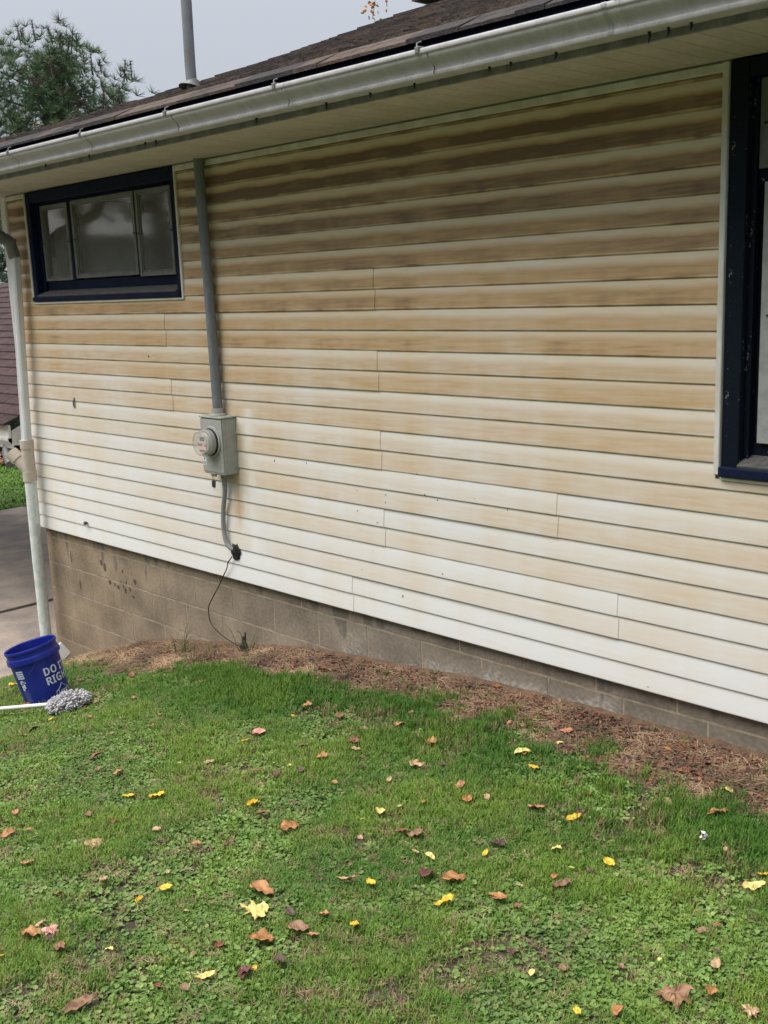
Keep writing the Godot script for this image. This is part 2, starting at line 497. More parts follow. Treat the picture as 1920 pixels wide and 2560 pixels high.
# ---------------------------------------------------------------- ground, litter strip, driveway
func build_ground():
	var xs := []
	var zs := []
	var x := -60.0
	while x < 40.0:
		xs.append(x)
		x += 3.0 if (x < -18 or x > 4) else (0.6 if (x < -8.4 or x > 0.6) else 0.12)
	var z := -40.0
	while z < 40.0:
		zs.append(z)
		z += 3.0 if (z < -4 or z > 6) else (0.6 if (z < -0.5 or z > 3.9) else 0.12)
	var f := FastNoiseLite.new()
	f.seed = 3; f.frequency = 0.9
	var lawn := MB.new()
	var far := MB.new()
	var ht := func(a: float, b: float): return Vector3(a, ground(a, b) + (f.get_noise_2d(a, b) * 0.012 if a > -7.5 else 0.0), b)
	for i in xs.size() - 1:
		for j in zs.size() - 1:
			var mb: MB = far if xs[i + 1] < -8.5 or zs[j] > 6 or xs[i] > 3 else lawn
			var a: Vector3 = ht.call(xs[i], zs[j + 1])
			var b: Vector3 = ht.call(xs[i + 1], zs[j + 1])
			var c: Vector3 = ht.call(xs[i + 1], zs[j])
			var d: Vector3 = ht.call(xs[i], zs[j])
			mb.quadn(a, b, c, d, ground_normal(a.x, a.z), ground_normal(b.x, b.z), ground_normal(c.x, c.z), ground_normal(d.x, d.z))
	structure("ground", lawn, M.soil)
	structure("far_ground", far, M.turf)
	# strip of bare soil, needles and dry grass along the wall
	var bedm := MB.new()
	x = -7.72
	var prev := []
	while x < 1.0:
		var e := bed(x) + f.get_noise_2d(x * 3.0, 7.0) * 0.09 + f.get_noise_2d(x * 11.0, 3.0) * 0.04
		var row := []
		for k in 6:
			var zz := -0.06 + (e + 0.06) * k / 5.0
			row.append(Vector3(x, ground(x, zz) + 0.016 - 0.010 * k / 5.0 + f.get_noise_2d(x * 9.0, zz * 9.0) * 0.012 + (0.02 if k == 0 else 0.0), zz))
		if prev.size() > 0:
			for k in 5: bedm.quad(prev[k + 1], row[k + 1], row[k], prev[k])
		prev = row
		x += 0.045
	structure("litter_bed", bedm, M.litter)
	# concrete driveway of separate slabs
	var drive := Node3D.new()
	drive.name = "driveway"
	drive.set_meta("kind", "structure")
	drive.position = Vector3(-11, -1.2, -2)
	add_child(drive)
	var bx := [-14.3, -11.66, -9.5, -7.68]
	var bz := [-12.0, -6.4, -2.9, 0.62, 4.2, 9.0]
	for i in 3:
		for j in 5:
			var m := MB.new()
			var top: float = -1.098 + [0.0, 0.012, -0.006][i] + [0.004, -0.004, 0.0, 0.006, 0.0][j]
			var ring := []
			var edges := [[bx[i], bz[j + 1], bx[i + 1], bz[j + 1]], [bx[i + 1], bz[j + 1], bx[i + 1], bz[j]], [bx[i + 1], bz[j], bx[i], bz[j]], [bx[i], bz[j], bx[i], bz[j + 1]]]
			for e in edges:
				for k in 24:
					var t := k / 24.0
					var px := lerpf(e[0], e[2], t)
					var pz := lerpf(e[1], e[3], t)
					var q := Vector3(px, top, pz)
					var inw := (Vector3((bx[i] + bx[i + 1]) / 2, top, (bz[j] + bz[j + 1]) / 2) - q).normalized()
					q += inw * (0.012 + 0.02 * absf(f.get_noise_2d(px * 2.5 + i * 9, pz * 2.5 + j * 5)))
					ring.append(q)
			var ce := Vector3((bx[i] + bx[i + 1]) / 2, top, (bz[j] + bz[j + 1]) / 2)
			for k in ring.size():
				var a: Vector3 = ring[k]
				var b: Vector3 = ring[(k + 1) % ring.size()]
				m.tri(ce, a, b)
				m.quad(Vector3(a.x, -1.2, a.z), Vector3(b.x, -1.2, b.z), b, a)
			part(drive, "slab", m, M.concrete)

# ---------------------------------------------------------------- the house
func course_profile(k: int, ymax: float) -> Array:
	var y0 := k * EXPO
	var pr := [[0.001, y0 + 0.002], [0.0098, y0], [0.0114, y0 + 0.0018], [0.0114, y0 + 0.006], [0.0100, y0 + 0.030], [0.0078, y0 + 0.058], [0.0056, y0 + 0.084], [0.0040, y0 + EXPO + 0.004]]
	var out := []
	for i in pr.size():
		if pr[i][1] <= ymax: out.append(pr[i])
		else:
			var a: Array = pr[i - 1]
			var t: float = (ymax - a[1]) / (pr[i][1] - a[1])
			if t > 0.01: out.append([lerpf(a[0], pr[i][0], t), ymax])
			break
	return out

func siding(house: Node3D, k: int, x0: float, x1: float, ymax: float, lap: float):
	var pr := course_profile(k, ymax)
	if pr.size() < 3 or x1 - x0 < 0.01: return
	var m := MB.new()
	m.wall_uv = true
	# the course bows a little in and out along its length
	var nseg := maxi(1, int((x1 - x0) / 0.35))
	for i in nseg:
		var a := x0 + (x1 - x0) * i / nseg
		var b := x0 + (x1 - x0) * (i + 1) / nseg
		var pa := []
		for q in pr: pa.append([q[0] + lap, q[1]])
		m.sweep(pa, a, b, 0.0, true)
	# cut end of the lapped course
	for i in range(1, pr.size() - 1):
		m.quad(Vector3(x1, pr[i][1], -0.002), Vector3(x1, pr[i + 1][1], -0.002), Vector3(x1, pr[i + 1][1], pr[i + 1][0] + lap), Vector3(x1, pr[i][1], pr[i][0] + lap))
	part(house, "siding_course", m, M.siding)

func build_house():
	var house := thing("house", "single storey house with tan stained white siding, navy windows and brown shingle roof", "house", Vector3(-4.0, -1.15, -5.0))
	# --- sheathing behind the siding, with the two openings, and the walls that close the house
	var w := MB.new()
	var zi := -0.16
	var zo := -0.004
	w.box(Vector3(-7.90, 0.0, zi), Vector3(3.0, 0.975, zo))
	w.box(Vector3(-7.90, 0.975, zi), Vector3(-2.085, 1.735, zo))
	w.box(Vector3(-7.90, 1.735, zi), Vector3(-7.545, 2.52, zo))
	w.box(Vector3(-5.675, 1.735, zi), Vector3(-2.085, 2.52, zo))
	w.box(Vector3(-0.995, 0.975, zi), Vector3(3.0, 2.52, zo))
	w.box(Vector3(-7.935, -0.02, -10.3), Vector3(-7.80, 2.52, -0.16))
	w.box(Vector3(2.9, -0.02, -10.3), Vector3(3.03, 2.52, -0.16))
	w.box(Vector3(-7.80, -0.02, -10.3), Vector3(2.9, 2.52, -10.17))
	for s in [0, 1]:
		var gx: float = [-7.93, 2.95][s]
		var t := [Vector3(gx, 2.52, 0.0), Vector3(gx, 2.52, -10.25), Vector3(gx, 4.50, -5.12)]
		w.tri(t[0], t[1], t[2])
	part(house, "wall", w, M.house_wall)
	var ins := MB.new()
	ins.box(Vector3(-7.79, -0.1, -10.1), Vector3(2.89, 0.05, -0.17))
	ins.box(Vector3(-7.79, 2.47, -10.1), Vector3(2.89, 2.50, -0.17))
	ins.box(Vector3(-7.79, 0.05, -2.6), Vector3(2.89, 2.47, -2.5))
	part(house, "interior", ins, M.dark_room)
	# --- siding, course by course, cut at seams and openings
	var seams := {8: [-3.99], 7: [-5.89], 6: [-3.985], 5: [-5.87], 4: [-3.985], 3: [-6.64, -2.87], 2: [-3.98], 1: [-6.315, -2.55], 0: [-4.25], 9: [-2.9], 10: [-4.9], 11: [-3.2], 12: []}
	for k in 25:
		var y0 := k * EXPO
		var spans := []
		if y0 < 0.9: spans = [[-7.86, 1.6, 9.9]]
		elif k == 9: spans = [[-7.86, -2.105, 9.9], [-2.105, -0.97, 0.955], [-0.97, 1.6, 9.9]]
		elif k <= 16: spans = [[-7.86, -2.105, 9.9], [-0.97, 1.6, 9.9]]
		else: spans = [[-7.86, -7.578, 9.9], [-5.645, -2.105, 9.9], [-0.97, 1.6, 9.9]]
		for s in spans:
			var a: float = s[0]
			var cuts: Array = seams.get(k / 2, [])
			for cx in cuts:
				var q: float = cx + (0.006 if k % 2 == 0 else 0.0)
				if k >= 18: continue
				if q > a + 0.05 and q < s[1] - 0.05:
					siding(house, k, a, q, minf(s[2], 2.47), 0.0034)
					a = q
			siding(house, k, a, s[1], minf(s[2], 2.47), 0.0)
	# --- trims
	var tr := MB.new()
	for q in [[-7.86, -7.578], [-5.645, -2.105], [-0.97, 1.6]]:
		tr = MB.new()
		tr.cbox(Vector3(q[0], 2.452, -0.002), Vector3(q[1], 2.4845, 0.021), 0.003)
		part(house, "frieze_trim", tr, M.trim)
	var cp := MB.new()
	cp.cbox(Vector3(-7.935, 0.004, -0.08), Vector3(-7.857, 2.486, 0.027), 0.004)
	cp.box(Vector3(-7.865, 0.006, -0.002), Vector3(-7.853, 2.485, 0.018))
	part(house, "corner_post", cp, M.post)
	# --- foundation of concrete blocks
	var fo := MB.new()
	fo.box(Vector3(-7.845, -1.45, -0.3), Vector3(2.9, -0.02, -0.0312))
	fo.box(Vector3(-7.845, -1.45, -10.2), Vector3(-7.7, -0.02, -0.3))
	fo.box(Vector3(2.8, -1.45, -10.2), Vector3(2.9, -0.02, -0.3))
	var found := part(house, "foundation_wall", fo, M.mortar)
	var rows := [[-0.08, 0.06, 0], [-0.284, -0.08, 1], [-0.49, -0.284, 2], [-0.697, -0.49, 1], [-0.903, -0.697, 2], [-1.108, -0.903, 1], [-1.3, -1.108, 2]]
	for r in rows:
		var x := -7.85
		var nx: float = [-7.62, -7.475, -7.60][r[2]]
		while x < -0.9:
			if ground((x + nx) / 2, 0.0) < r[1] + 0.02:
				var b := MB.new()
				b.wall_uv = true
				b.uv_o = Vector2(WALL_X0, -1.2); b.uv_s = Vector2(WALL_W, 1.2)
				var o := rng.randf_range(-0.0004, 0.0014)
				var jo := 0.0052
				b.cbox(Vector3(x + (jo if x > -7.84 else -0.004), r[0] + jo, -0.12), Vector3(nx - jo, minf(r[1] - jo, -0.004), -0.030 + o), 0.0012)
				part(found, "block", b, M.block)
			x = nx
			nx += 0.411
	# --- soffit
	var so := MB.new()
	so.box(Vector3(-8.42, 2.499, -0.15), Vector3(3.2, 2.506, 0.552))
	var sof := part(house, "soffit", so, M.soffit)
	var x2 := -8.42
	while x2 < 0.6:
		var b := MB.new()
		b.cbox(Vector3(x2 + 0.0012, 2.4895, 0.024), Vector3(x2 + 0.0995, 2.4985, 0.548), 0.0025)
		part(sof, "soffit_panel", b, M.soffit)
		x2 += 0.1016
	# --- fascia and drip edge
	var fa := MB.new()
	fa.cbox(Vector3(-8.42, 2.484, 0.551), Vector3(3.2, 2.60, 0.567), 0.002)
	var fasc := part(house, "fascia", fa, M.fascia)
	var dr := MB.new()
	dr.box(Vector3(-8.42, 2.6005, 0.553), Vector3(3.2, 2.676, 0.572))
	dr.box(Vector3(-8.42, 2.628, 0.5725), Vector3(3.2, 2.640, 0.598))
	part(fasc, "drip_edge", dr, M.navy)
	# rain marks hanging below the gutter are bits of debris
	for q in [[-5.03, 0.03], [-4.93, 0.045], [-4.1, 0.04], [-3.62, 0.05], [-3.35, 0.03], [-3.1, 0.035], [-2.72, 0.03], [-2.62, 0.03], [-2.42, 0.04], [-2.05, 0.06], [-1.98, 0.045], [-1.9, 0.04], [-5.6, 0.03], [-6.1, 0.03]]:
		var d := MB.new()
		d.tube([Vector3(q[0], 2.508, 0.6), Vector3(q[0] + 0.004, 2.508 - q[1] * 0.3, 0.602), Vector3(q[0] - 0.002, 2.508 - q[1] * 0.6, 0.60)], [0.006, 0.004, 0.0015], 6)
		part(fasc, "hanging_debris", d, M.black)
	build_gutter(house)
	build_roof(house)
	build_left_window(house)
	build_right_window(house)
	build_downspout(house)

func build_gutter(house: Node3D):
	var pr := [[0.5685, 2.604], [0.5685, 2.508], [0.6475, 2.506], [0.6515, 2.509], [0.6520, 2.521], [0.6470, 2.525], [0.6475, 2.533], [0.6520, 2.543], [0.6600, 2.552], [0.6705, 2.559], [0.6800, 2.566], [0.6855, 2.575], [0.6865, 2.582], [0.6915, 2.584], [0.6935, 2.588], [0.6935, 2.599], [0.6910, 2.6035], [0.6730, 2.6040], [0.6725, 2.600]]
	# the walk goes down the back and up the front; the inside is offset
	var inner := [[0.6725, 2.600], [0.684, 2.600], [0.684, 2.578], [0.672, 2.566], [0.657, 2.555], [0.646, 2.545], [0.644, 2.515], [0.571, 2.513], [0.571, 2.604], [0.5685, 2.604]]
	var m := MB.new()
	var cuts := [-8.45, -6.33, -5.45, -4.63, -3.78, -2.93, -2.1, 3.2]
	for i in cuts.size() - 1:
		var sw := []
		for q in pr: sw.append([q[0] + (0.0012 if i % 2 else 0.0), q[1] + 0.006 * (1.0 - i / 6.0)])
		var sw2 := []
		for q in inner: sw2.append([q[0], q[1] + 0.006 * (1.0 - i / 6.0)])
		m.sweep(sw, cuts[i], cuts[i + 1], -0.001, true)
		m.sweep(sw2, cuts[i], cuts[i + 1], -0.001, false)
	m.box(Vector3(-8.452, 2.508, 0.57), Vector3(-8.45, 2.60, 0.685))
	var gut := part(house, "gutter", m, M.gutter)
	for x in [-6.37, -5.515, -4.69, -3.846, -2.988]:
		var h := MB.new()
		# clip over the lip, spike, and the caulked joint below it
		h.cbox(Vector3(x - 0.012, 2.598, 0.664), Vector3(x + 0.010, 2.612, 0.700), 0.002)
		h.cbox(Vector3(x - 0.010, 2.586, 0.694), Vector3(x + 0.008, 2.610, 0.701), 0.002)
		h.tube([Vector3(x - 0.01, 2.61, 0.685), Vector3(x - 0.018, 2.628, 0.678), Vector3(x - 0.004, 2.634, 0.668)], [0.004, 0.0035, 0.003], 6)
		h.box(Vector3(x - 0.008, 2.612, 0.570), Vector3(x + 0.008, 2.614, 0.690))
		part(gut, "gutter_hanger", h, M.alum)
		var j := MB.new()
		var js := []
		for q in pr.slice(3, 14): js.append([q[0] + 0.0022, q[1] + 0.004])
		j.sweep(js, x + 0.040, x + 0.045, 0.0, true)
		part(gut, "joint_bead", j, M.sill)
	var st := MB.new()
	var ss := []
	for q in pr.slice(2, 17): ss.append([q[0] + 0.003, q[1] + 0.001])
	st.sweep(ss, -2.170, -2.150, 0.0, true)
	st.cbox(Vector3(-2.185, 2.606, 0.640), Vector3(-2.140, 2.612, 0.700), 0.002, Transform3D(Basis(Vector3(0, 0, 1), 0.25), Vector3(0.64, 0.62, 0)))
	part(gut, "gutter_strap", st, M.alum_light)

const PITCH := 0.335
func roof_at(x: float, s: float, h: float) -> Vector3:
	var c := 1.0 / sqrt(1 + PITCH * PITCH)
	return Vector3(x, 2.681 + PITCH * c * s - 0.055 * sin(PI * clampf((s - 0.2) / 5.9, 0, 1)), 0.61 - c * s) + Vector3(0, c, PITCH * c) * h

func shingle(m: MB, x0: float, x1: float, s: float, thick: float, first: bool):
	var l := 0.150
	var bl := roof_at(x0, s, thick + 0.004)
	var br := roof_at(x1, s, thick + 0.004)
	if first:
		bl += Vector3(0, -0.030, 0.012); br += Vector3(0, -0.030, 0.012)
	var tl := roof_at(x0, s + l, 0.005)
	var trr := roof_at(x1, s + l, 0.005)
	var dn := Vector3(0, -thick - 0.006, -0.002)
	m.quad(bl, br, trr, tl)
	m.quad(bl + dn, br + dn, br, bl)
	m.quad(br + dn, trr + dn, trr, br)
	m.quad(tl + dn, bl + dn, bl, tl)

func shingle_color() -> Color:
	var pal := [Color(0.155, 0.118, 0.098), Color(0.195, 0.143, 0.112), Color(0.115, 0.098, 0.09), Color(0.10, 0.092, 0.092), Color(0.17, 0.125, 0.105), Color(0.085, 0.075, 0.075), Color(0.21, 0.165, 0.13)]
	return pal[rng.randi() % pal.size()] * rng.randf_range(0.8, 1.15)

func build_roof(house: Node3D):
	var d := MB.new()
	for sd in 16:
		var side := sd / 8
		var s0 := 0.07 + 5.96 * (sd % 8) / 8.0
		var s1 := 0.07 + 5.96 * (sd % 8 + 1) / 8.0
		var q := [roof_at(-8.40, s0, -0.02), roof_at(3.2, s0, -0.02), roof_at(3.2, s1, -0.02), roof_at(-8.40, s1, -0.02)]
		var u := [roof_at(-8.40, s0, 0.0), roof_at(3.2, s0, 0.0), roof_at(3.2, s1, 0.0), roof_at(-8.40, s1, 0.0)]
		if side == 1:
			for i in 4:
				q[i] = Vector3(q[i].x, q[i].y, -10.22 - q[i].z); u[i] = Vector3(u[i].x, u[i].y, -10.22 - u[i].z)
		for i in 4:
			q[i].y -= 0.004; u[i].y -= 0.004
		var ce := Vector3(-2.6, 3.3, -2.2 if side == 0 else -8.0)
		d.quad_out(u[0], u[1], u[2], u[3], ce - Vector3(0, 3, 0))
		d.quad_out(q[0], q[1], q[2], q[3], ce + Vector3(0, 3, 0))
		d.quad_out(q[0], q[1], u[1], u[0], ce)
		d.quad_out(q[3], q[0], u[0], u[3], ce)
	d.col = Color(0.06, 0.05, 0.05)
	var roof := part(house, "roof", d, M.navy)
	var rest := MB.new()
	var c := 0.136
	var row := 0
	while row * c < 5.95:
		var x := -8.42 + rng.randf_range(-0.02, 0.02)
		while x < 3.1:
			var nx := x + rng.randf_range(0.11, 0.36)
			var th := 0.006 if rng.randf() < 0.5 else 0.0125
			if row < 3 and x < -1.9:
				var m := MB.new()
				m.col = shingle_color()
				shingle(m, x + 0.001, nx - 0.001, row * c, th + (rng.randf_range(0, 0.006) if row > 0 else 0.0), row == 0)
				part(roof, "shingle", m, M.shingle)
			else:
				rest.col = shingle_color()
				shingle(rest, x + 0.001, nx - 0.001, row * c, th + rng.randf_range(0, 0.010), row == 0)
			x = nx
		row += 1
	var o := part(roof, "upper_shingles", rest, M.shingle)
	o.set_meta("kind", "stuff")
	# ridge caps
	var x := -8.43
	while x < 3.0:
		var m := MB.new()
		m.col = shingle_color()
		var p := roof_at(x, 6.03, 0.02)
		m.box(Vector3(0, 0, -0.14), Vector3(0.30, 0.014, 0.14), Transform3D(Basis(Vector3(0, 0, 1), -0.05), p + Vector3(0, 0.018, 0)))
		part(roof, "ridge_cap", m, M.shingle)
		x += 0.15 if x < -3 else 0.29

func frame(m: MB, x0: float, x1: float, y0: float, y1: float, wd: float, z0: float, z1: float, ch := 0.002):
	m.cbox(Vector3(x0, y0, z0), Vector3(x0 + wd, y1, z1), ch)
	m.cbox(Vector3(x1 - wd, y0, z0), Vector3(x1, y1, z1), ch)
	m.cbox(Vector3(x0 + wd + 0.0003, y1 - wd, z0), Vector3(x1 - wd - 0.0003, y1, z1 - 0.001), ch)
	m.cbox(Vector3(x0 + wd + 0.0003, y0, z0), Vector3(x1 - wd - 0.0003, y0 + wd, z1 - 0.001), ch)

func sash(win: Node3D, x0: float, x1: float, y0: float, y1: float, wd: float, zc: float, m_: Material):
	var f := MB.new()
	frame(f, x0, x1, y0, y1, wd, zc - 0.012, zc + 0.010)
	var fr := part(win, "sash", f, m_)
	var inr := MB.new()
	frame(inr, x0 + wd + 0.001, x1 - wd - 0.001, y0 + wd + 0.001, y1 - wd - 0.001, 0.008, zc - 0.010, zc + 0.003, 0.001)
	part(fr, "glazing_bead", inr, m_)
	var p := MB.new()
	p.box(Vector3(x0 + wd * 0.7, y0 + wd * 0.7, zc - 0.006), Vector3(x1 - wd * 0.7, y1 - wd * 0.7, zc - 0.003))
	part(fr, "pane", p, M.glass)
	for s in [x0 + wd * 0.5, x1 - wd * 0.5]:
		var cl := MB.new()
		cl.cbox(Vector3(s - 0.008, (y0 + y1) / 2 - 0.004, zc + 0.010), Vector3(s + 0.012, (y0 + y1) / 2 + 0.004, zc + 0.016), 0.001)
		part(fr, "turn_clip", cl, M.wire)

func build_left_window(house: Node3D):
	var c := MB.new()
	# casing: jambs and head round a deep reveal
	c.cbox(Vector3(-7.560, 1.724, -0.14), Vector3(-7.505, 2.4875, 0.014), 0.003)
	c.cbox(Vector3(-5.712, 1.724, -0.14), Vector3(-5.662, 2.4875, 0.014), 0.003)
	c.cbox(Vector3(-7.5045, 2.412, -0.14), Vector3(-5.7125, 2.4872, 0.012), 0.003)
	# inner stop and bottom rail
	c.cbox(Vector3(-7.5045, 1.79, -0.14), Vector3(-7.47, 2.4115, -0.035), 0.002)
	c.cbox(Vector3(-7.4695, 1.775, -0.12), Vector3(-5.7125, 1.862, -0.058), 0.002)
	c.cbox(Vector3(-7.079, 1.8625, -0.10), Vector3(-7.020, 2.4115, -0.052), 0.002)
	c.cbox(Vector3(-6.2145, 1.8625, -0.10), Vector3(-6.1925, 2.4115, -0.052), 0.002)
	c.cbox(Vector3(-7.4695, 2.392, -0.10), Vector3(-5.7125, 2.4115, -0.050), 0.002)
	c.cbox(Vector3(-5.786, 1.8625, -0.10), Vector3(-5.7125, 2.3915, -0.058), 0.002)
	var win := part(house, "window", c, M.navy, "wide three-light window with navy frame under the eave")
	var s := MB.new()
	s.cbox(Vector3(-7.5, -0.008, -0.075), Vector3(-5.7125, 0.006, 0.028), 0.002, Transform3D(Basis(Vector3(1, 0, 0), 0.38), Vector3(0, 1.768, 0.0)))
	part(win, "sill_top", s, M.sill)
	var sf := MB.new()
	sf.cbox(Vector3(-7.556, 1.7235, 0.0145), Vector3(-5.666, 1.754, 0.034), 0.003)
	part(win, "sill_nose", sf, M.navy)
	sash(win, -7.466, -7.080, 1.863, 2.390, 0.026, -0.052, M.alum)
	sash(win, -7.018, -6.216, 1.870, 2.393, 0.026, -0.047, M.alum)
	sash(win, -6.190, -5.788, 1.858, 2.390, 0.026, -0.043, M.alum)
	var j := MB.new()
	j.cbox(Vector3(-7.580, 1.706, -0.003), Vector3(-7.5605, 2.486, 0.022), 0.003)
	j.cbox(Vector3(-5.6615, 1.706, -0.003), Vector3(-5.6425, 2.486, 0.022), 0.003)
	j.cbox(Vector3(-7.5600, 1.704, -0.003), Vector3(-5.662, 1.7195, 0.021), 0.003)
	part(win, "channel_trim", j, M.trim)
	var pull := MB.new()
	pull.cbox(Vector3(-6.05, 2.02, -0.32), Vector3(-5.98, 2.03, -0.3), 0.002)
	pull.tube([Vector3(-6.05, 2.025, -0.31), Vector3(-6.05, 1.9, -0.31)], [0.004], 6)
	part(win, "latch", pull, M.wire)

func build_right_window(house: Node3D):
	var c := MB.new()
	c.cbox(Vector3(-2.080, 0.985, -0.14), Vector3(-2.010, 2.4875, 0.012), 0.003)
	c.cbox(Vector3(-1.065, 0.985, -0.14), Vector3(-0.995, 2.4875, 0.012), 0.003)
	c.cbox(Vector3(-2.0095, 2.425, -0.14), Vector3(-1.0655, 2.4872, 0.010), 0.003)
	c.cbox(Vector3(-2.0095, 1.04, -0.14), Vector3(-1.990, 2.4245, -0.025), 0.002)
	c.cbox(Vector3(-1.0850, 1.04, -0.14), Vector3(-1.0655, 2.4245, -0.025), 0.002)
	c.cbox(Vector3(-1.9895, 1.035, -0.13), Vector3(-1.0855, 1.094, -0.062), 0.002)
	c.cbox(Vector3(-1.9895, 2.061, -0.13), Vector3(-1.0855, 2.104, -0.045), 0.003)
	c.cbox(Vector3(-1.9895, 1.0945, -0.13), Vector3(-1.966, 2.4245, -0.066), 0.002)
	var win := part(house, "window", c, M.navy_worn, "tall sash window with flaking dark navy frame")
	var s := MB.new()
	s.cbox(Vector3(-2.008, -0.010, -0.075), Vector3(-1.0665, 0.006, 0.030), 0.003, Transform3D(Basis(Vector3(1, 0, 0), 0.30), Vector3(0, 1.022, 0.0)))
	part(win, "sill_top", s, M.sill)
	var sf := MB.new()
	sf.cbox(Vector3(-2.080, 0.968, -0.02), Vector3(-0.995, 1.008, 0.040), 0.005)
	part(win, "sill_nose", sf, M.navy)
	sash(win, -1.988, -1.088, 2.106, 2.421, 0.050, -0.048, M.alum)
	sash(win, -1.963, -1.112, 1.098, 2.059, 0.065, -0.048, M.alum_light)
	var j := MB.new()
	j.cbox(Vector3(-2.107, 0.972, -0.003), Vector3(-2.0835, 2.487, 0.024), 0.003)
	j.cbox(Vector3(-0.9915, 0.972, -0.003), Vector3(-0.968, 2.487, 0.024), 0.003)
	j.cbox(Vector3(-2.0805, 0.952, -0.003), Vector3(-0.994, 0.966, 0.022), 0.003)
	part(win, "channel_trim", j, M.trim)

func build_downspout(house: Node3D):
	# rectangular spout on the corner, offset from the gutter by a dark elbow
	var top := Vector3(-7.665, 2.06, 0.085)
	var bot := Vector3(-7.765, 0.66, 0.095)
	var m := MB.new()
	var dirn := (top - bot)
	var ln := dirn.length()
	var ybx := dirn.normalized()
	var xbx := (Vector3(1, 0, 0) - ybx * ybx.x).normalized()
	var t := Transform3D(Basis(xbx, ybx, xbx.cross(ybx)), bot)
	m.cbox(Vector3(-0.040, 0, -0.027), Vector3(0.040, ln, 0.027), 0.009, t)
	for gx in [-0.018, 0.018]:
		m.cbox(Vector3(gx - 0.004, 0, 0.026), Vector3(gx + 0.004, ln, 0.0295), 0.001, t)
	var sp := part(house, "downspout", m, M.spout, "pale grey rectangular downspout on the house corner")
	var e := MB.new()
	var path := [Vector3(-7.75, 2.51, 0.61), Vector3(-7.75, 2.44, 0.605), Vector3(-7.74, 2.36, 0.54), Vector3(-7.70, 2.22, 0.20), Vector3(-7.672, 2.15, 0.105), Vector3(-7.664, 2.04, 0.086)]
	e.tube(path, [0.036, 0.040, 0.040, 0.040, 0.042, 0.043], 10)
	for i in 4:
		var c: Vector3 = path[3].lerp(path[4], 0.3 + 0.25 * i)
		e.tube([c, c + Vector3(0.003, -0.012, -0.012)], [0.045, 0.045], 10)
	part(sp, "elbow", e, M.spout_dark)  # dark grey carries the shade of the downward side in its colour
	# tan wye fitting
	var y := MB.new()
	y.tube([Vector3(-7.765, 0.70, 0.095), Vector3(-7.765, 0.635, 0.095)], [0.052], 20)
	y.tube([Vector3(-7.765, 0.635, 0.095), Vector3(-7.770, 0.46, 0.095)], [0.047], 20)
	y.tube([Vector3(-7.770, 0.46, 0.095), Vector3(-7.772, 0.385, 0.095)], [0.053], 20)
	y.tube([Vector3(-7.775, 0.47, 0.10), Vector3(-7.845, 0.555, 0.145)], [0.046], 20)
	y.tube([Vector3(-7.840, 0.550, 0.142), Vector3(-7.885, 0.605, 0.172)], [0.053], 20)
	part(sp, "wye_fitting", y, M.tan_pvc)
	var l := MB.new()
	l.tube([Vector3(-7.772, 0.39, 0.095), Vector3(-7.778, -0.2, 0.098), Vector3(-7.775, -0.90, 0.10)], [0.0435], 20)
	l.tube([Vector3(-7.775, -0.895, 0.10), Vector3(-7.775, -0.99, 0.10)], [0.036], 20)
	part(sp, "lower_pipe", l, M.pvc)
	var bt := MB.new()
	bt.tube([Vector3(-7.775, -0.96, 0.10), Vector3(-7.77, -1.03, 0.105), Vector3(-7.72, -1.06, 0.13)], [0.044, 0.048, 0.048], 16)
	bt.cbox(Vector3(-0.06, -0.06, -0.05), Vector3(0.34, 0.06, 0.05), 0.008, Transform3D(Basis(Vector3(0, 0, 1), 0.42) * Basis(Vector3(1, 0, 0), 0.5), Vector3(-7.74, -1.035, 0.15)))
	part(sp, "splash_elbow", bt, M.white)

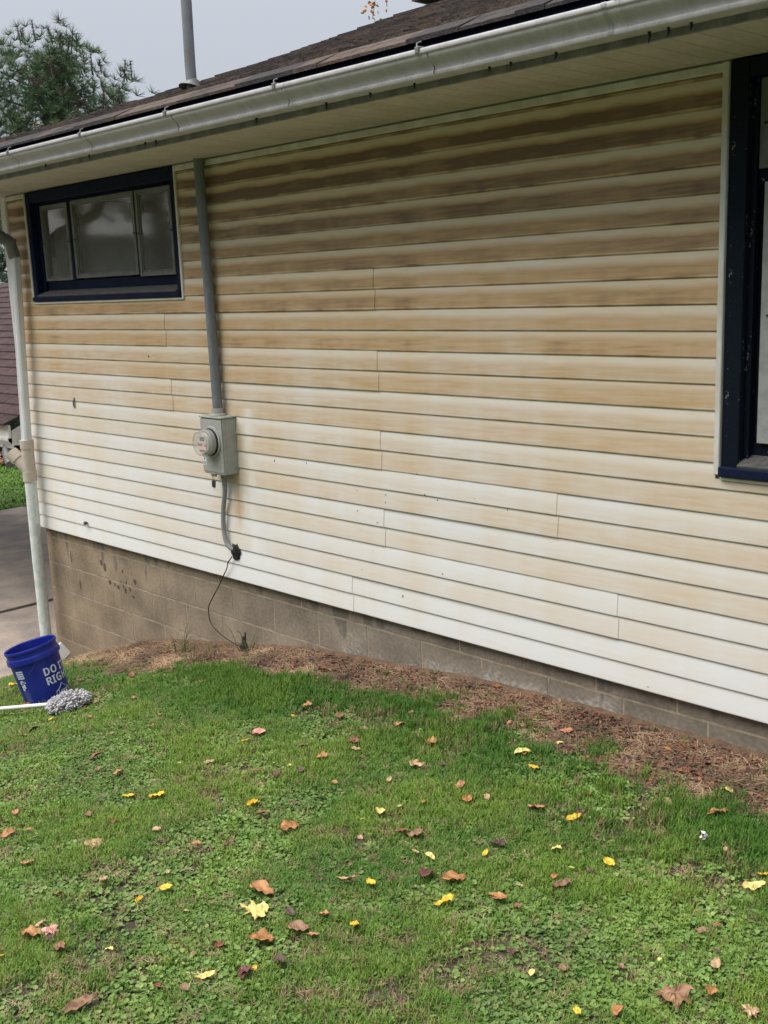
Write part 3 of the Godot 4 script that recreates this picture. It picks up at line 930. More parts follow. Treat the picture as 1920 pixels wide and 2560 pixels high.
# ---------------------------------------------------------------- open carport roof beyond the corner
func build_carport():
	var t := thing("carport", "low carport roof of dark reddish shingles left of the house corner", "carport", Vector3(-11.5, -1.1, -2.3))
	var deck := MB.new()
	var p := 0.45
	deck.quad(Vector3(-16, 0.79, 0.10), Vector3(-8.12, 0.79, 0.10), Vector3(-8.12, 0.79 + p * 2.5, -2.40), Vector3(-16, 0.79 + p * 2.5, -2.40))
	var roof := part(t, "roof", deck, M.navy)
	var row := 0
	var rest := MB.new()
	while row * 0.128 < 2.5:
		var x := -16.0
		while x < -8.1:
			var nx := minf(x + rng.randf_range(0.2, 0.34), -8.09)
			rest.col = Color(0.14, 0.085, 0.082) * rng.randf_range(0.75, 1.2)
			var z0 := 0.11 - row * 0.128
			var y0 := 0.79 + p * (0.10 - z0) + 0.018
			var a := Vector3(x, y0, z0)
			var b := Vector3(nx - 0.004, y0, z0)
			rest.quad(a, b, b + Vector3(0, 0.145 * p - 0.014, -0.145), a + Vector3(0, 0.145 * p - 0.014, -0.145))
			rest.quad(a - Vector3(0, 0.02, 0), b - Vector3(0, 0.02, 0), b, a)
			rest.quad(b - Vector3(0, 0.02, 0), b + Vector3(0, 0.145 * p - 0.03, -0.145), b + Vector3(0, 0.145 * p - 0.014, -0.145), b)
			x = nx + 0.002
		row += 1
	part(roof, "shingle_courses", rest, M.shingle).set_meta("kind", "stuff")
	var b := MB.new()
	b.box(Vector3(-16, 0.68, 0.045), Vector3(-8.12, 0.785, 0.065))
	b.box(Vector3(-8.13, 0.62, -2.35), Vector3(-8.115, 0.74, 0.04))
	b.tri(Vector3(-8.117, 0.74, 0.04), Vector3(-8.117, 0.74, -2.35), Vector3(-8.117, 1.83, -2.35))
	part(t, "gable_board", b, M.trim)
	var pr := [[-0.055, 0.685], [-0.055, 0.592], [0.022, 0.590], [0.026, 0.603], [0.032, 0.622], [0.050, 0.640], [0.066, 0.655], [0.070, 0.668], [0.070, 0.686], [0.052, 0.688]]
	var gm := MB.new()
	gm.sweep(pr, -16.0, -8.13, 0.0, true)
	gm.box(Vector3(-16.0, 0.600, -0.052), Vector3(-8.14, 0.606, 0.02))
	for i in range(1, pr.size() - 2):
		gm.tri(Vector3(-8.13, 0.685, -0.05), Vector3(-8.13, pr[i + 1][1], pr[i + 1][0]), Vector3(-8.13, pr[i][1], pr[i][0]))
		gm.tri(Vector3(-8.13, 0.685, -0.05), Vector3(-8.13, pr[i][1], pr[i][0]), Vector3(-8.13, pr[i + 1][1], pr[i + 1][0]))
	var g := part(t, "gutter", gm, M.spout)
	var o := MB.new()
	o.tube([Vector3(-8.30, 0.60, 0.0), Vector3(-8.28, 0.55, 0.02), Vector3(-8.16, 0.47, 0.06)], [0.040, 0.040, 0.036], 14)
	part(g, "outlet", o, M.spout_dark)
	for q in [Vector3(-15.6, 0, -0.1), Vector3(-15.6, 0, -2.3), Vector3(-8.22, 0, -2.3)]:
		var m := MB.new()
		m.cbox(Vector3(q.x - 0.05, -1.12, q.z - 0.05), Vector3(q.x + 0.05, 0.72, q.z + 0.05), 0.006)
		part(t, "post", m, M.trim)

# ---------------------------------------------------------------- meter, conduit, cable, ground wire
func build_service():
	var cpos := Vector3(-5.335, 1.02, 0.05)
	var t := thing("service_mast", "grey steel conduit climbing the siding and on through the roof", "conduit", cpos)
	var c := MB.new()
	c.tube([Vector3(-5.326, 1.062, 0.052), Vector3(-5.335, 1.7, 0.050), Vector3(-5.350, 2.50, 0.050)], [0.0302], 20)
	part(t, "conduit", c, M.conduit)
	var mst := MB.new()
	mst.tube([Vector3(-5.350, 2.50, 0.050), Vector3(-5.365, 3.0, 0.050), Vector3(-5.355, 3.6, 0.050), Vector3(-5.34, 4.6, 0.050)], [0.0305], 20)
	part(t, "mast", mst, M.mast)
	var fl := MB.new()
	fl.lathe([[0.075, 0.0], [0.070, 0.010], [0.045, 0.02], [0.036, 0.05], [0.031, 0.053]], 20, Transform3D(Basis(Vector3(1, 0, 0), -0.32), Vector3(-5.363, 2.868, 0.052)))
	part(t, "roof_flashing", fl, M.spout_dark)
	var hub := MB.new()
	hub.lathe([[0.055, 0.0], [0.052, 0.008], [0.036, 0.012], [0.035, 0.040], [0.031, 0.042]], 20, Transform3D(Basis(), Vector3(-5.326, 1.024, 0.055)))
	part(t, "hub", hub, M.box)
	# ---- meter
	var b := thing("electric_meter", "grey metal electricity meter box with round glass meter on the siding", "electric meter", Vector3(-5.318, 0.67, 0.06))
	var bx := MB.new()
	bx.cbox(Vector3(-5.424, 0.675, 0.004), Vector3(-5.212, 1.012, 0.114), 0.006)
	bx.cbox(Vector3(-5.4235, 0.69, 0.1142), Vector3(-5.2125, 1.006, 0.1175), 0.0015)
	bx.cbox(Vector3(-5.2118, 0.70, 0.012), Vector3(-5.2095, 0.995, 0.090), 0.001)
	var bp := part(b, "box", bx, M.box)
	var lid := MB.new()
	lid.cbox(Vector3(-5.430, 1.0125, 0.0), Vector3(-5.206, 1.0225, 0.123), 0.003)
	part(bp, "lid", lid, M.box)
	var kn := MB.new()
	var kt := Transform3D(Basis(Vector3(0, 0, 1), -PI / 2), Vector3(-5.2095, 0.735, 0.052))
	for r in [0.030, 0.019]:
		kn.lathe([[r, 0.0], [r, 0.0022], [r - 0.0035, 0.0022], [r - 0.0035, 0.0]], 24, kt)
	kn.box(Vector3(-5.2095, 0.724, 0.0495), Vector3(-5.2078, 0.746, 0.0545))
	part(bp, "knockout", kn, M.box)
	var lt := MB.new()
	lt.box(Vector3(-5.423, 0.725, 0.1177), Vector3(-5.383, 0.772, 0.1184))
	var st := part(bp, "sticker", lt, M.white)
	var mk := MB.new()
	mk.box(Vector3(-5.408, 0.758, 0.1185), Vector3(-5.400, 0.769, 0.1188))
	for i in 3: mk.box(Vector3(-5.418, 0.730 + i * 0.007, 0.1185), Vector3(-5.389, 0.7325 + i * 0.007, 0.1188))
	part(st, "print", mk, M.wire)
	var hs := MB.new()
	hs.cbox(Vector3(-5.345, 0.662, 0.108), Vector3(-5.30, 0.680, 0.121), 0.002)
	hs.tube([Vector3(-5.33, 0.664, 0.118), Vector3(-5.332, 0.650, 0.119), Vector3(-5.322, 0.640, 0.119), Vector3(-5.318, 0.652, 0.118)], [0.0022], 6)
	part(bp, "hasp", hs, M.alum)
	# the round meter
	var ring_t := Transform3D(Basis(Vector3(1, 0, 0), PI / 2), Vector3(-5.318, 0.872, 0.1175))
	var rg := MB.new()
	rg.lathe([[0.094, 0.0], [0.092, 0.010], [0.084, 0.012], [0.080, 0.010], [0.078, 0.0]], 36, ring_t)
	var ring := part(b, "sealing_ring", rg, M.box)
	var bk := MB.new()
	bk.lathe([[0.0, 0.006], [0.0795, 0.006], [0.0795, 0.020], [0.0775, 0.022]], 36, ring_t)
	part(ring, "gasket", bk, M.black)
	var bd := MB.new()
	bd.lathe([[0.0765, 0.0205], [0.0765, 0.050], [0.0745, 0.052], [0.0, 0.052]], 36, ring_t)
	var body := part(b, "meter_body", bd, M.alum_light)
	var fc := MB.new()
	fc.lathe([[0.0, 0.0685], [0.059, 0.0685], [0.059, 0.0525], [0.0, 0.0525]], 36, ring_t)
	part(body, "dial_face", fc, M.white)
	var lcd := MB.new()
	lcd.box(Vector3(-5.340, 0.884, 0.1863), Vector3(-5.296, 0.909, 0.1872))
	part(body, "display", lcd, M.spout_dark)
	var red := mat(0.52, 0.07, 0.07, 0.5)
	var rd := MB.new()
	rd.box(Vector3(-5.372, 0.868, 0.1863), Vector3(-5.264, 0.8705, 0.1872))
	rd.box(Vector3(-5.362, 0.855, 0.1863), Vector3(-5.318, 0.8655, 0.1872))
	rd.box(Vector3(-5.300, 0.853, 0.1863), Vector3(-5.270, 0.862, 0.1872))
	rd.box(Vector3(-5.350, 0.820, 0.1863), Vector3(-5.296, 0.833, 0.1872))
	part(body, "red_print", rd, red)
	var cv := MB.new()
	cv.lathe([[0.0755, 0.0225], [0.0735, 0.060], [0.0705, 0.084], [0.067, 0.089], [0.0, 0.0905]], 36, ring_t)
	part(b, "glass_cover", cv, M.cover_glass)
	var rim := MB.new()
	var circ := []
	for i in 37: circ.append(ring_t * Vector3(cos(TAU * i / 36) * 0.0695, 0.086, sin(TAU * i / 36) * 0.0695))
	rim.tube(circ, [0.0022], 6, false)
	part(b, "cover_rim", rim, M.alum_light)
	# ---- cable from the box into the wall
	var cb := MB.new()
	var cp := [Vector3(-5.300, 0.675, 0.050), Vector3(-5.318, 0.641, 0.047), Vector3(-5.326, 0.561, 0.042), Vector3(-5.360, 0.441, 0.038), Vector3(-5.374, 0.323, 0.036), Vector3(-5.355, 0.239, 0.036), Vector3(-5.325, 0.205, 0.030), Vector3(-5.292, 0.186, 0.012)]
	cb.tube(curve(cp, 6), [0.0145], 12)
	cb.tube([cp[0], cp[0].lerp(cp[1], 0.9)], [0.021], 12)
	solo("service_cable", cb, nmat(Color(0.30, 0.30, 0.31), Color(0.24, 0.24, 0.25), 0.1, 0.6, 71, 0.1), "thick grey cable bending from the meter box into the siding", "cable")
	var pt := MB.new()
	var f := FastNoiseLite.new()
	f.seed = 8; f.frequency = 14.0
	var prof := []
	for i in 7:
		for k in 14:
			pass
	for i in 10:
		for k in 18:
			var q := []
			for d in [[0, 0], [1, 0], [1, 1], [0, 1]]:
				var la: float = (i + d[0]) / 10.0 * PI
				var lo: float = (k + d[1]) / 18.0 * TAU
				var dirv := Vector3(sin(la) * cos(lo), cos(la), sin(la) * sin(lo))
				q.append(Vector3(-5.292, 0.180, 0.010) + dirv * Vector3(0.046, 0.050, 0.026) * (1.0 + f.get_noise_3dv(dirv * 0.16) * 0.55))
			pt.quad_out(q[0], q[1], q[2], q[3], Vector3(-5.292, 0.180, 0.010))
	solo("duct_seal", pt, M.black, "lump of black putty where the cable enters the siding", "putty")
	var gw := MB.new()
	var gp := [Vector3(-5.315, 0.150, 0.030), Vector3(-5.350, 0.111, 0.036), Vector3(-5.382, 0.060, 0.030), Vector3(-5.440, -0.013, 0.030), Vector3(-5.490, -0.080, 0.030), Vector3(-5.540, -0.15, 0.04), Vector3(-5.565, -0.22, 0.06), Vector3(-5.535, -0.31, 0.07), Vector3(-5.43, -0.36, 0.075), Vector3(-5.29, -0.39, 0.078), Vector3(-5.185, -0.395, 0.08)]
	gw.tube(curve(gp, 6), [0.0035], 8)
	solo("ground_wire", gw, M.wire, "thin dark wire looping from the putty down to the ground rod", "wire")
	var rt := thing("ground_rod", "short rusty ground rod standing in the litter below the meter", "rod", Vector3(-5.18, -0.44, 0.085))
	var rd2 := MB.new()
	rd2.tube([Vector3(-5.19, -0.50, 0.085), Vector3(-5.178, -0.32, 0.085)], [0.011], 8)
	part(rt, "rod", rd2, M.rust)
	var clp := MB.new()
	clp.cbox(Vector3(-5.196, -0.40, 0.068), Vector3(-5.160, -0.365, 0.104), 0.004)
	clp.tube([Vector3(-5.162, -0.41, 0.085), Vector3(-5.158, -0.29, 0.085)], [0.005], 6)
	part(rt, "clamp", clp, M.wire)

func curve(pts: Array, sub: int) -> Array:
	var out := []
	for i in pts.size() - 1:
		var p0: Vector3 = pts[max(i - 1, 0)]
		var p1: Vector3 = pts[i]
		var p2: Vector3 = pts[i + 1]
		var p3: Vector3 = pts[min(i + 2, pts.size() - 1)]
		for k in sub:
			out.append(p1.cubic_interpolate(p2, p0, p3, float(k) / sub))
	out.append(pts[-1])
	return out

# ---------------------------------------------------------------- bucket and mop
func wrapped_text(mb: MB, s: String, size: float, t: Transform3D, r: float, taper: float, phi: float, y: float, squeeze := 1.0):
	var tm := TextMesh.new()
	var font := SystemFont.new()
	font.font_names = PackedStringArray(["Droid Sans"])
	font.font_weight = 800
	tm.font = font
	tm.text = s
	tm.font_size = 64
	tm.pixel_size = size / 64.0 * 1.38
	tm.depth = 0.0
	tm.horizontal_alignment = HORIZONTAL_ALIGNMENT_LEFT
	var arr := tm.get_mesh_arrays()
	var vs: PackedVector3Array = arr[Mesh.ARRAY_VERTEX]
	var ix: PackedInt32Array = arr[Mesh.ARRAY_INDEX]
	var x0 := 1e9
	for q in vs: x0 = minf(x0, q.x)
	var at := func(q: Vector3):
		var yy := y + q.y
		var rr := r + taper * yy + 0.0022
		var a := phi + (q.x - x0) * squeeze / rr
		return t * Vector3(sin(a) * rr, yy, cos(a) * rr)
	for i in range(0, ix.size(), 3):
		var a: Vector3 = vs[ix[i]]
		var b: Vector3 = vs[ix[i + 1]]
		var c: Vector3 = vs[ix[i + 2]]
		if absf(a.z - b.z) > 1e-4 or absf(a.z - c.z) > 1e-4: continue
		mb.tri(at.call(a), at.call(c), at.call(b))

func wrapped_rect(mb: MB, t: Transform3D, r: float, taper: float, p0: float, p1: float, y0: float, y1: float):
	var n := 6
	for i in n:
		var q := []
		for d in [[i, y0], [i + 1, y0], [i + 1, y1], [i, y1]]:
			var a: float = lerpf(p0, p1, d[0] / float(n))
			var rr: float = r + taper * d[1] + 0.0012
			q.append(t * Vector3(sin(a) * rr, d[1], cos(a) * rr))
		mb.quad(q[0], q[1], q[2], q[3])

func build_bucket_and_mop():
	var base := Vector3(-5.857, -0.622, 1.043)
	var up := Vector3(-0.20, 1.0, 0.15).normalized()
	var fr := Vector3(0.902, 0, 0.432)
	fr = (fr - up * up.dot(fr)).normalized()
	var t := Transform3D(Basis(up.cross(fr), up, fr), base)
	var bk := thing("bucket", "blue plastic bucket with white lettering leaning at the driveway edge", "bucket", base)
	var m := MB.new()
	m.lathe([[0.0, 0.004], [0.124, 0.004], [0.128, 0.0], [0.131, 0.004], [0.1445, 0.283], [0.1565, 0.286], [0.1575, 0.290], [0.1565, 0.314], [0.155, 0.318], [0.1485, 0.320], [0.1475, 0.326], [0.1485, 0.346], [0.1530, 0.350], [0.1540, 0.353], [0.1540, 0.364], [0.1520, 0.368], [0.1490, 0.368], [0.1455, 0.362], [0.143, 0.30], [0.126, 0.012], [0.0, 0.012]], 64, t)
	var body := part(bk, "body", m, M.blue)
	var r := 0.131
	var tp := 0.0135 / 0.283
	var tx := MB.new()
	wrapped_text(tx, "DO IT", 0.047, t, r, tp, 0.23, 0.205)
	wrapped_text(tx, "RIGHT", 0.047, t, r, tp, 0.23, 0.146)
	part(body, "lettering", tx, M.print)
	var lg := MB.new()
	wrapped_text(lg, "Lowe's", 0.026, t, r, tp, 0.60, 0.060, 0.85)
	var outline := [[0.50, 0.036], [0.50, 0.070], [0.66, 0.078], [0.86, 0.106], [1.06, 0.078], [1.25, 0.070], [1.25, 0.036], [0.50, 0.036]]
	var path := []
	for i in outline.size() - 1:
		for k in 5:
			var a := lerpf(outline[i][0], outline[i + 1][0], k / 5.0)
			var y := lerpf(outline[i][1], outline[i + 1][1], k / 5.0)
			var rr := r + tp * y + 0.0005
			path.append(t * Vector3(sin(a) * rr, y, cos(a) * rr))
	path.append(path[0])
	lg.tube(path, [0.0016], 5, false)
	part(body, "emblem", lg, M.print)
	var lb := MB.new()
	for i in 4: wrapped_rect(lb, t, r, tp, -0.98, -0.60, 0.204 + i * 0.0135, 0.2125 + i * 0.0135)
	wrapped_rect(lb, t, r, tp, -0.98, -0.965, 0.204, 0.253); wrapped_rect(lb, t, r, tp, -0.615, -0.60, 0.204, 0.253)
	# round seal made of small blots
	for i in 34:
		var a := -0.79 + rng.randf_range(-0.155, 0.155)
		var y := 0.162 + rng.randf_range(-0.030, 0.030)
		if pow((a + 0.79) / 0.155, 2) + pow((y - 0.162) / 0.030, 2) > 1.0: continue
		wrapped_rect(lb, t, r, tp, a - 0.04, a + 0.04, y - 0.005, y + 0.005)
	wrapped_rect(lb, t, r, tp, -0.96, -0.66, 0.006, 0.026)
	part(body, "printed_label", lb, M.print)
	var fine := MB.new()
	for i in 10: wrapped_rect(fine, t, r, tp, -0.95, -0.60 - 0.05 * rng.randf(), 0.036 + i * 0.0095, 0.0405 + i * 0.0095)
	part(body, "small_print", fine, M.print_faint)
	var hd := MB.new()
	var hp := []
	for i in 25:
		var a := PI * i / 24.0
		# the bail hangs down along the left side
		var loc := Vector3(-sin(a) * 0.166, 0.27 - sin(a) * 0.155, cos(a) * 0.162)
		hp.append(t * loc)
	hd.tube(hp, [0.0022], 6)
	part(bk, "bail", hd, M.wire)
	# ---- mop
	var mp := Vector3(-5.42, ground(-5.42, 1.13), 1.13)
	var mo := thing("mop", "grey chenille wash mop with white pole lying beside the bucket", "mop", mp)
	var ax := Vector3(0.10, 0.035, -0.40).normalized()
	var nrm := ground_normal(-5.42, 1.13)
	ax = (ax - nrm * ax.dot(nrm)).normalized()
	var tt := Transform3D(Basis(ax, nrm, ax.cross(nrm)), mp + nrm * 0.056)
	var hm := MB.new()
	var half := Vector3(0.115, 0.058, 0.082)
	# padded core
	for i in 8:
		for k in 16:
			var q := []
			for d in [[0, 0], [1, 0], [1, 1], [0, 1]]:
				var la: float = (i + d[0]) / 8.0 * PI
				var lo: float = (k + d[1]) / 16.0 * TAU
				q.append(tt * (Vector3(sin(la) * cos(lo), cos(la), sin(la) * sin(lo)) * half * 0.86))
			hm.quad_out(q[0], q[1], q[2], q[3], tt.origin)
	for i in 620:
		var d := Vector3(rng.randfn(), rng.randfn(), rng.randfn()).normalized()
		if d.y < -0.5: continue
		var p := d * half * Vector3(1.0, 0.9, 1.0)
		var dirv := (d + Vector3(rng.randf_range(-0.8, 0.8), rng.randf_range(-0.6, 0.2), rng.randf_range(-0.8, 0.8))).normalized()
		var a := tt * (p - dirv * 0.008)
		var b := tt * (p + dirv * rng.randf_range(0.012, 0.022))
		var mid := a.lerp(b, 0.6)
		hm.tube([a, mid, b], [0.0055, 0.0065, 0.003], 6)
	part(mo, "mop_head", hm, M.mop)
	var pole := MB.new()
	var p0 := Vector3(-5.47, ground(-5.47, 1.17) + 0.062, 1.17)
	var p1 := Vector3(-6.32, ground(-6.32, 1.60) + 0.045, 1.605)
	pole.tube([p0, p1], [0.0115], 12)
	part(mo, "pole", pole, M.white)

# ---------------------------------------------------------------- small things on the wall and lawn
func build_small_things():
	var h := MB.new()
	h.tube([Vector3(-7.118, 1.030, 0.008), Vector3(-7.118, 1.028, 0.020), Vector3(-7.120, 1.010, 0.022), Vector3(-7.124, 0.985, 0.020), Vector3(-7.126, 0.968, 0.016)], [0.006, 0.006, 0.008, 0.006, 0.004], 8)
	h.cbox(Vector3(-7.130, 1.020, 0.010), Vector3(-7.106, 1.042, 0.016), 0.002)
	solo("wall_hook", h, M.alum, "small pale bent hook screwed to the siding below the wide window", "hook")
	var b := MB.new()
	b.lathe([[0.0, 0.034], [0.010, 0.032], [0.014, 0.024], [0.013, 0.014], [0.006, 0.012], [0.006, -0.01]], 12, Transform3D(Basis(Vector3(1, 0, 0), PI / 2), Vector3(-7.10, 0.128, 0.010)))
	solo("rusty_bolt", b, M.rust, "round rusty bolt head on the white siding near the house corner", "bolt")
	var k := MB.new()
	k.cbox(Vector3(-5.492, 0.560, 0.008), Vector3(-5.462, 0.612, 0.013), 0.002)
	k.cbox(Vector3(-5.482, 0.566, 0.013), Vector3(-5.472, 0.606, 0.026), 0.002)
	solo("cable_clip", k, M.sill, "small dark metal clip on the siding left of the grey cable", "clip")
	var n := MB.new()
	n.lathe([[0.0, 0.004], [0.006, 0.003], [0.007, -0.004]], 10, Transform3D(Basis(Vector3(1, 0, 0), PI / 2), Vector3(-6.096, 1.352, 0.012)))  # black cap drawn for the dark of a nail hole
	solo("nail_hole", n, M.black, "tiny black nail hole in the tan siding below the wide window", "nail")
	# scrap of tissue on the grass at the right
	var s := MB.new()
	for i in 9:
		var c := Vector3(-1.70 + rng.randf_range(-0.014, 0.014), ground(-1.7, 0.76) + rng.randf_range(0.03, 0.06), 0.76 + rng.randf_range(-0.012, 0.012))
		var a := Vector3(rng.randfn(), rng.randfn() * 0.5, rng.randfn()).normalized() * rng.randf_range(0.003, 0.008)
		var d := a.cross(Vector3(rng.randfn(), rng.randfn(), rng.randfn()).normalized())
		s.quad(c - a - d, c + a - d, c + a * 0.6 + d, c - a + d * 0.7)
	solo("paper_scrap", s, M.white, "small torn white scrap in the grass at the right", "paper")
	# thin weeds growing beside the ground rod
	for q in [[-5.12, 0.10, 9, "wispy green weed growing against the blocks beside the ground rod"], [-5.72, 0.20, 11, "tuft of tall grass left of the hanging ground wire"], [-5.33, 0.36, 6, "few long pale grass stems in front of the ground rod"]]:
		var w := thing("weed", q[3], "weed", Vector3(q[0], ground(q[0], q[1]), q[1]), "weeds along the foundation")
		var m := MB.new()
		for i in q[2]:
			var an := rng.randf() * TAU
			var l := rng.randf_range(0.08, 0.22)
			var o := Vector3(q[0], ground(q[0], q[1]), q[1]) + Vector3(cos(an), 0, sin(an)) * rng.randf() * 0.05
			m.col = Color(0.11, 0.16, 0.05) * rng.randf_range(0.7, 1.4)
			var tip := o + Vector3(cos(an) * l * 0.7, l, sin(an) * l * 0.35)
			var md := o.lerp(tip, 0.5) + Vector3(0, 0.25 * l, 0)
			m.tube([o, md, tip], [0.0022, 0.0018, 0.0006], 5)
		part(w, "stems", m, M.foliage)
	# yellow leaf caught on the roof edge
	place_leaf(Vector3(-7.70, 2.681 + PITCH * 0.82 + 0.03, -0.21), Vector3(0, 1, PITCH).normalized(), 0.10, 0, "y", 0.6, "yellow leaf caught on the brown roof shingles", "")

# ---------------------------------------------------------------- fallen leaves
const LEAF_COL := {"y": Color(0.66, 0.43, 0.03), "py": Color(0.74, 0.58, 0.20), "o": Color(0.38, 0.175, 0.06), "t": Color(0.44, 0.29, 0.16), "s": Color(0.44, 0.20, 0.11), "p": Color(0.60, 0.30, 0.25), "r": Color(0.22, 0.075, 0.045), "b": Color(0.25, 0.135, 0.075), "d": Color(0.085, 0.05, 0.038), "g": Color(0.40, 0.44, 0.05), "m": Color(0.13, 0.045, 0.038)}
var leaf_meshes := {}

func leaf_mesh(kind: int, variant: int, c: String) -> ArrayMesh:
	var key := "%d%d%s" % [kind, variant, c]
	if leaf_meshes.has(key): return leaf_meshes[key]
	var r := RandomNumberGenerator.new()
	r.seed = hash(key) % 100000
	var base: Color = LEAF_COL[c]
	var m := MB.new()
	var f := FastNoiseLite.new()
	f.seed = variant * 13 + kind * 5 + hash(c) % 50; f.frequency = 2.2
	var shade := func(p: Vector3, edge: float):
		var q := 1.0 + f.get_noise_2d(p.x * 1.8, p.z * 1.8) * 0.85
		var cc := base * q
		if edge > 0.55: cc = cc.lerp(Color(0.20, 0.10, 0.04), (edge - 0.55) * 0.7 * (0.5 + f.get_noise_2d(p.x * 4.0, p.z * 4.0)))
		return Color(clampf(cc.r, 0.01, 1), clampf(cc.g, 0.01, 1), clampf(cc.b, 0.005, 1))
	var curl := r.randf_range(0.25, 0.75) * (1 if r.randf() < 0.7 else -1)
	var fold := r.randf_range(0.12, 0.55)
	if kind != 1:
		var nl := 9
		var nw := 3
		var wid := r.randf_range(0.24, 0.33) if kind == 0 else r.randf_range(0.15, 0.22)
		if kind == 2: curl = r.randf_range(0.9, 1.5); fold = r.randf_range(0.5, 1.1)
		var grid := []
		for i in nl + 1:
			var t := i / float(nl)
			var hw := wid * pow(sin(PI * pow(t, 0.82)), 0.75) + 0.004
			var row := []
			for j in range(-nw, nw + 1):
				var sgn := j / float(nw)
				var rag := 1.0 + (f.get_noise_2d(t * 7.0, sgn * 9.0) * 0.16 if absi(j) == nw else 0.0)
				var x := (t - 0.5)
				var z := sgn * hw * rag
				var y := absf(z) * fold * (1.0 + 0.4 * f.get_noise_2d(t * 3.0, sgn)) + curl * (x * x - 0.1) * 0.55 + f.get_noise_2d(t * 1.6 + 9.0, sgn * 0.8) * 0.16
				row.append(Vector3(x, y, z))
			grid.append(row)
		for i in nl:
			for j in nw * 2:
				var put := [[i, j], [i + 1, j + 1], [i, j + 1], [i, j], [i + 1, j], [i + 1, j + 1]]
				for w in put:
					var p: Vector3 = grid[w[0]][w[1]]
					var gu: Vector3 = grid[mini(w[0] + 1, nl)][w[1]] - grid[maxi(w[0] - 1, 0)][w[1]]
					var gv: Vector3 = grid[w[0]][mini(w[1] + 1, nw * 2)] - grid[w[0]][maxi(w[1] - 1, 0)]
					m.col = shade.call(p, maxf(absf(w[1] - nw) / float(nw), absf(w[0] - nl * 0.5) / (nl * 0.5)))
					if w[1] == nw: m.col = m.col * 0.72
					m.p(p, gv.cross(gu).normalized())
		m.col = base * 0.6
		m.tube([grid[0][nw], grid[0][nw] + Vector3(-0.12, 0.03, r.randf_range(-0.05, 0.05)), grid[0][nw] + Vector3(-0.24, 0.02, r.randf_range(-0.1, 0.1))], [0.010, 0.008, 0.006], 4)
	else:
		# lobed leaf with pointed tips
		var lobes := [[-2.45, 0.30], [-1.55, 0.42], [-0.95, 0.27], [-0.72, 0.50], [-0.38, 0.30], [0.0, 0.58], [0.38, 0.30], [0.72, 0.50], [0.95, 0.27], [1.55, 0.42], [2.45, 0.30], [2.95, 0.16], [3.33, 0.16]]
		var ring := []
		for i in lobes.size():
			var a: Array = lobes[i]
			var b: Array = lobes[(i + 1) % lobes.size()]
			var a1: float = b[0] if b[0] > a[0] else b[0] + TAU
			for k in 4:
				var t := k / 4.0
				var an: float = lerpf(a[0], a1, t)
				var rr: float = lerpf(a[1], b[1], t) * (1.0 - 0.12 * sin(PI * t)) * (1.0 + r.randf_range(-0.07, 0.07))
				ring.append(Vector3(cos(an) * rr, 0, sin(an) * rr))
		var lift := func(p: Vector3):
			var rr := p.length()
			var wob := f.get_noise_2d(p.x * 2.4, p.z * 2.4)
			return Vector3(p.x, curl * 0.45 * (p.x * p.x * 1.2 - 0.4 * p.z * p.z) + absf(p.z) * fold * 0.35 + wob * 0.16 * (0.4 + rr * 1.5), p.z)
		var n := ring.size()
		var lv := [0.0, 0.33, 0.66, 1.0]
		for q in 3:
			for i in n:
				var p0: Vector3 = ring[i]
				var p1: Vector3 = ring[(i + 1) % n]
				m.col = shade.call((p0 + p1) * 0.5 * lv[q], lv[q])
				if q == 0: m.tri(lift.call(Vector3.ZERO), lift.call(p0 * lv[1]), lift.call(p1 * lv[1]))
				else: m.quad(lift.call(p0 * lv[q]), lift.call(p0 * lv[q + 1]), lift.call(p1 * lv[q + 1]), lift.call(p1 * lv[q]))
		m.col = base * 0.6
		m.tube([lift.call(Vector3(-0.1, 0, 0)), Vector3(-0.35, 0.03, 0.03), Vector3(-0.6, 0.02, 0.1)], [0.010, 0.008, 0.006], 4)
	var am := m.mesh(M.leaf)
	leaf_meshes[key] = am
	return am

func place_leaf(at: Vector3, nrm: Vector3, length: float, kind: int, c: String, rot: float, label: String, group: String):
	var o := MeshInstance3D.new()
	o.name = numbered("fallen_leaf")
	o.mesh = leaf_mesh(kind, rng.randi() % 3, c)
	show_it(o)
	var y := (nrm + Vector3(rng.randf_range(-0.28, 0.28), 0, rng.randf_range(-0.28, 0.28))).normalized()
	var x := Vector3(cos(rot), 0, sin(rot))
	x = (x - y * x.dot(y)).normalized()
	o.transform = Transform3D(Basis(x, y, x.cross(y)) * Basis.from_scale(Vector3.ONE * length), at)
	o.set_meta("label", label); o.set_meta("category", "leaf")
	if group != "": o.set_meta("group", group)
	add_child(o, true)

func build_leaves():
	for q in LEAVES:
		var x: float = q[0]
		var z: float = q[1]
		var in_bed := z < bed(x) + 0.03
		place_leaf(Vector3(x, ground(x, z) + (0.020 if in_bed else 0.030), z), ground_normal(x, z), q[2], q[3], q[4], q[5], q[6], "fallen autumn leaves on the lawn")

# ---------------------------------------------------------------- lawn
func multi(parent: Node3D, called: String, mesh: Mesh, xf: Array, cols: Array) -> MultiMeshInstance3D:
	var mm := MultiMesh.new()
	mm.transform_format = MultiMesh.TRANSFORM_3D
	mm.use_colors = true
	mm.mesh = mesh
	mm.instance_count = xf.size()
	for i in xf.size():
		mm.set_instance_transform(i, xf[i])
		mm.set_instance_color(i, cols[i])
	var o := MultiMeshInstance3D.new()
	o.name = called
	o.multimesh = mm
	show_it(o)
	parent.add_child(o, true)
	return o

